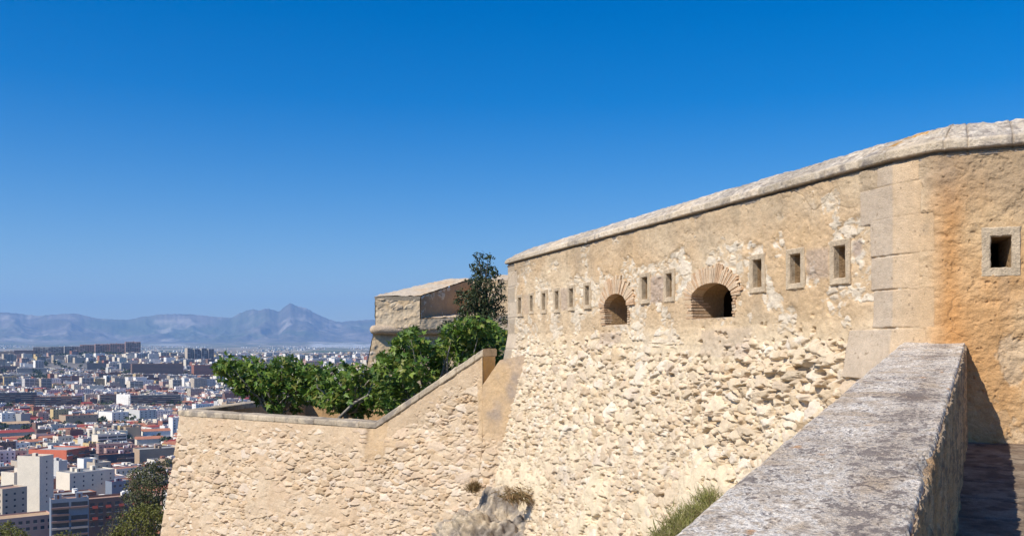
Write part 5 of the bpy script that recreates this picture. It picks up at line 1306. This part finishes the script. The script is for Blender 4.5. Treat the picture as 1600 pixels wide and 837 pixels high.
for k, c in enumerate(vis):
    x, y, w, dp_, bh, th, colr, roofk, feat, px = c
    gz = ground(x, y); rg = random.Random(1000+k)
    lab = describe(c) or f"{SIZEW(bh)} {colr} house with {ROOFW[roofk]} roof in the dense old quarter"
    mb = MB(); proc_building(mb, w, dp_, bh, rg, colr, roofk, feat)
    # keep only the materials that are used
    um = sorted(set(mb.m)); remap = {m_: i_ for i_, m_ in enumerate(um)}; mb.m = [remap[m_] for m_ in mb.m]
    me = mb.mesh('town_house', [ALLM[m_] for m_ in um]); o = bpy.data.objects.new('town_house', me); C.objects.link(o); o.location = (x, y, gz); o.rotation_euler.z = th
    tag(o, lab, 'house', 'houses of the old quarter')
# the rest of the city and the towns on the plain, one mass
mbR = MB()
def merge(mb, x, y, z, th):
    c_, s_ = math.cos(th), math.sin(th); b = len(mbR.v)
    mbR.v += [(x+a*c_-b_*s_, y+a*s_+b_*c_, z+e_) for a, b_, e_ in mb.v]; mbR.f += [tuple(i+b for i in f) for f in mb.f]; mbR.m += mb.m
for k, c in enumerate(rest):
    x, y, w, dp_, bh, th, colr, roofk, feat, px = c; rg = random.Random(5000+k)
    mb = MB(); 
    proc_building(mb, w, dp_, bh, rg, colr, roofk, feat if feat != 'cluttered' else 'hut')
    merge(mb, x, y, ground(x, y), th)
rgp = random.Random(9)
for k in range(2600):
    d = rgp.uniform(3500, 13500)*1.0; px = rgp.uniform(-60, 640)
    cl_ = float(vnoise(np.array(px/38.), np.array(d/900.), None, 77))
    if cl_ < .52: continue
    x, y = (px-CX)/F*d, d; mb = MB(); s = rgp.uniform(8, 26); hh = rgp.uniform(5, 12); mb.box(-s/2, s/2, -s/3, s/3, -6, hh, MI[rgp.choice(['white', 'white', 'cream', 'pale grey', 'tan'])]); merge(mb, x, y, ground(x, y), rgp.uniform(.4, 1.1))
tag(mbR.build('distant_town', ALLM, None), 'mass of small far houses spreading from the old quarter out over the plain', 'town', None, 'stuff')

# trees between the far blocks: one far-off mass of crowns
rgt = np.random.default_rng(12); Vs, Fs = [], []; off = 0; pv, pf_ = OV
spots = []
for k in range(1500):
    u = rgt.random()
    if u < .35: px, d = rgt.uniform(-20, 300), rgt.uniform(2150, 2500)
    elif u < .6: px, d = rgt.uniform(40, 250), rgt.uniform(3080, 3270)
    elif u < .8: px, d = rgt.uniform(-20, 480), rgt.uniform(2500, 3300)
    else: px, d = rgt.uniform(-20, 480), rgt.uniform(900, 2100)
    if u < .35 and float(vnoise(np.array(px/14.), np.array(d/90.), None, 5)) < .5: continue
    spots.append((px, d))
for (px, d) in spots:
    x, y = (px-CX)/F*d, d; gz = ground(x, y); r = rgt.uniform(3, 6); n = 26
    dv = rgt.normal(size=(n, 3)); dv /= np.linalg.norm(dv, axis=1)[:, None]; pos = np.array([x, y, gz+r*1.3])+dv*r*rgt.uniform(.5, 1, n)[:, None]*np.array([1, 1, .9])
    nrm = rgt.normal(size=(n, 3))+dv; nrm /= np.linalg.norm(nrm, axis=1)[:, None]; t = np.cross(nrm, rgt.normal(size=(n, 3))); t /= np.linalg.norm(t, axis=1)[:, None]; b = np.cross(nrm, t); sz = r*.9
    V = pos[:, None]+sz*(pv[None, :, 0:1]*b[:, None]*1.6+pv[None, :, 1:2]*t[:, None]+pv[None, :, 2:3]*nrm[:, None]); Vs.append(V.reshape(-1, 3)); Fs.append((pf_[None]+(np.arange(n)*4)[:, None, None]).reshape(-1, 3)+off); off += 4*n
tag(mesh_np('woods', np.concatenate(Vs), np.concatenate(Fs), leaf_mat('far_foliage', [(.035, .055, .02), (.06, .08, .03), (.05, .07, .025)], .7, .1, .02), None, (0, 0, 0), smooth=False), 'dark green trees massed between the far apartment blocks', 'trees', None, 'stuff')

# ------------------------------------------------------------------ the air
mb = MB(); mb.box(-34000, 34000, -3000, 33000, -104, 1700)
hz = mb.build('haze', [], None); hz.data.materials.clear()
m = bpy.data.materials.new('thin_air'); m.use_nodes = True; nt = m.node_tree
for n in list(nt.nodes): nt.nodes.remove(n)
o_ = nn(nt, 'ShaderNodeOutputMaterial'); pvl = nn(nt, 'ShaderNodeVolumePrincipled'); pvl.inputs['Color'].default_value = (.30, .57, 1, 1); pvl.inputs['Density'].default_value = 4.6e-5; pvl.inputs['Anisotropy'].default_value = .1
nt.links.new(pvl.outputs[0], o_.inputs['Volume']); hz.data.materials.append(m); tag(hz, 'thin blue haze over the city and plain', None, None, 'stuff')
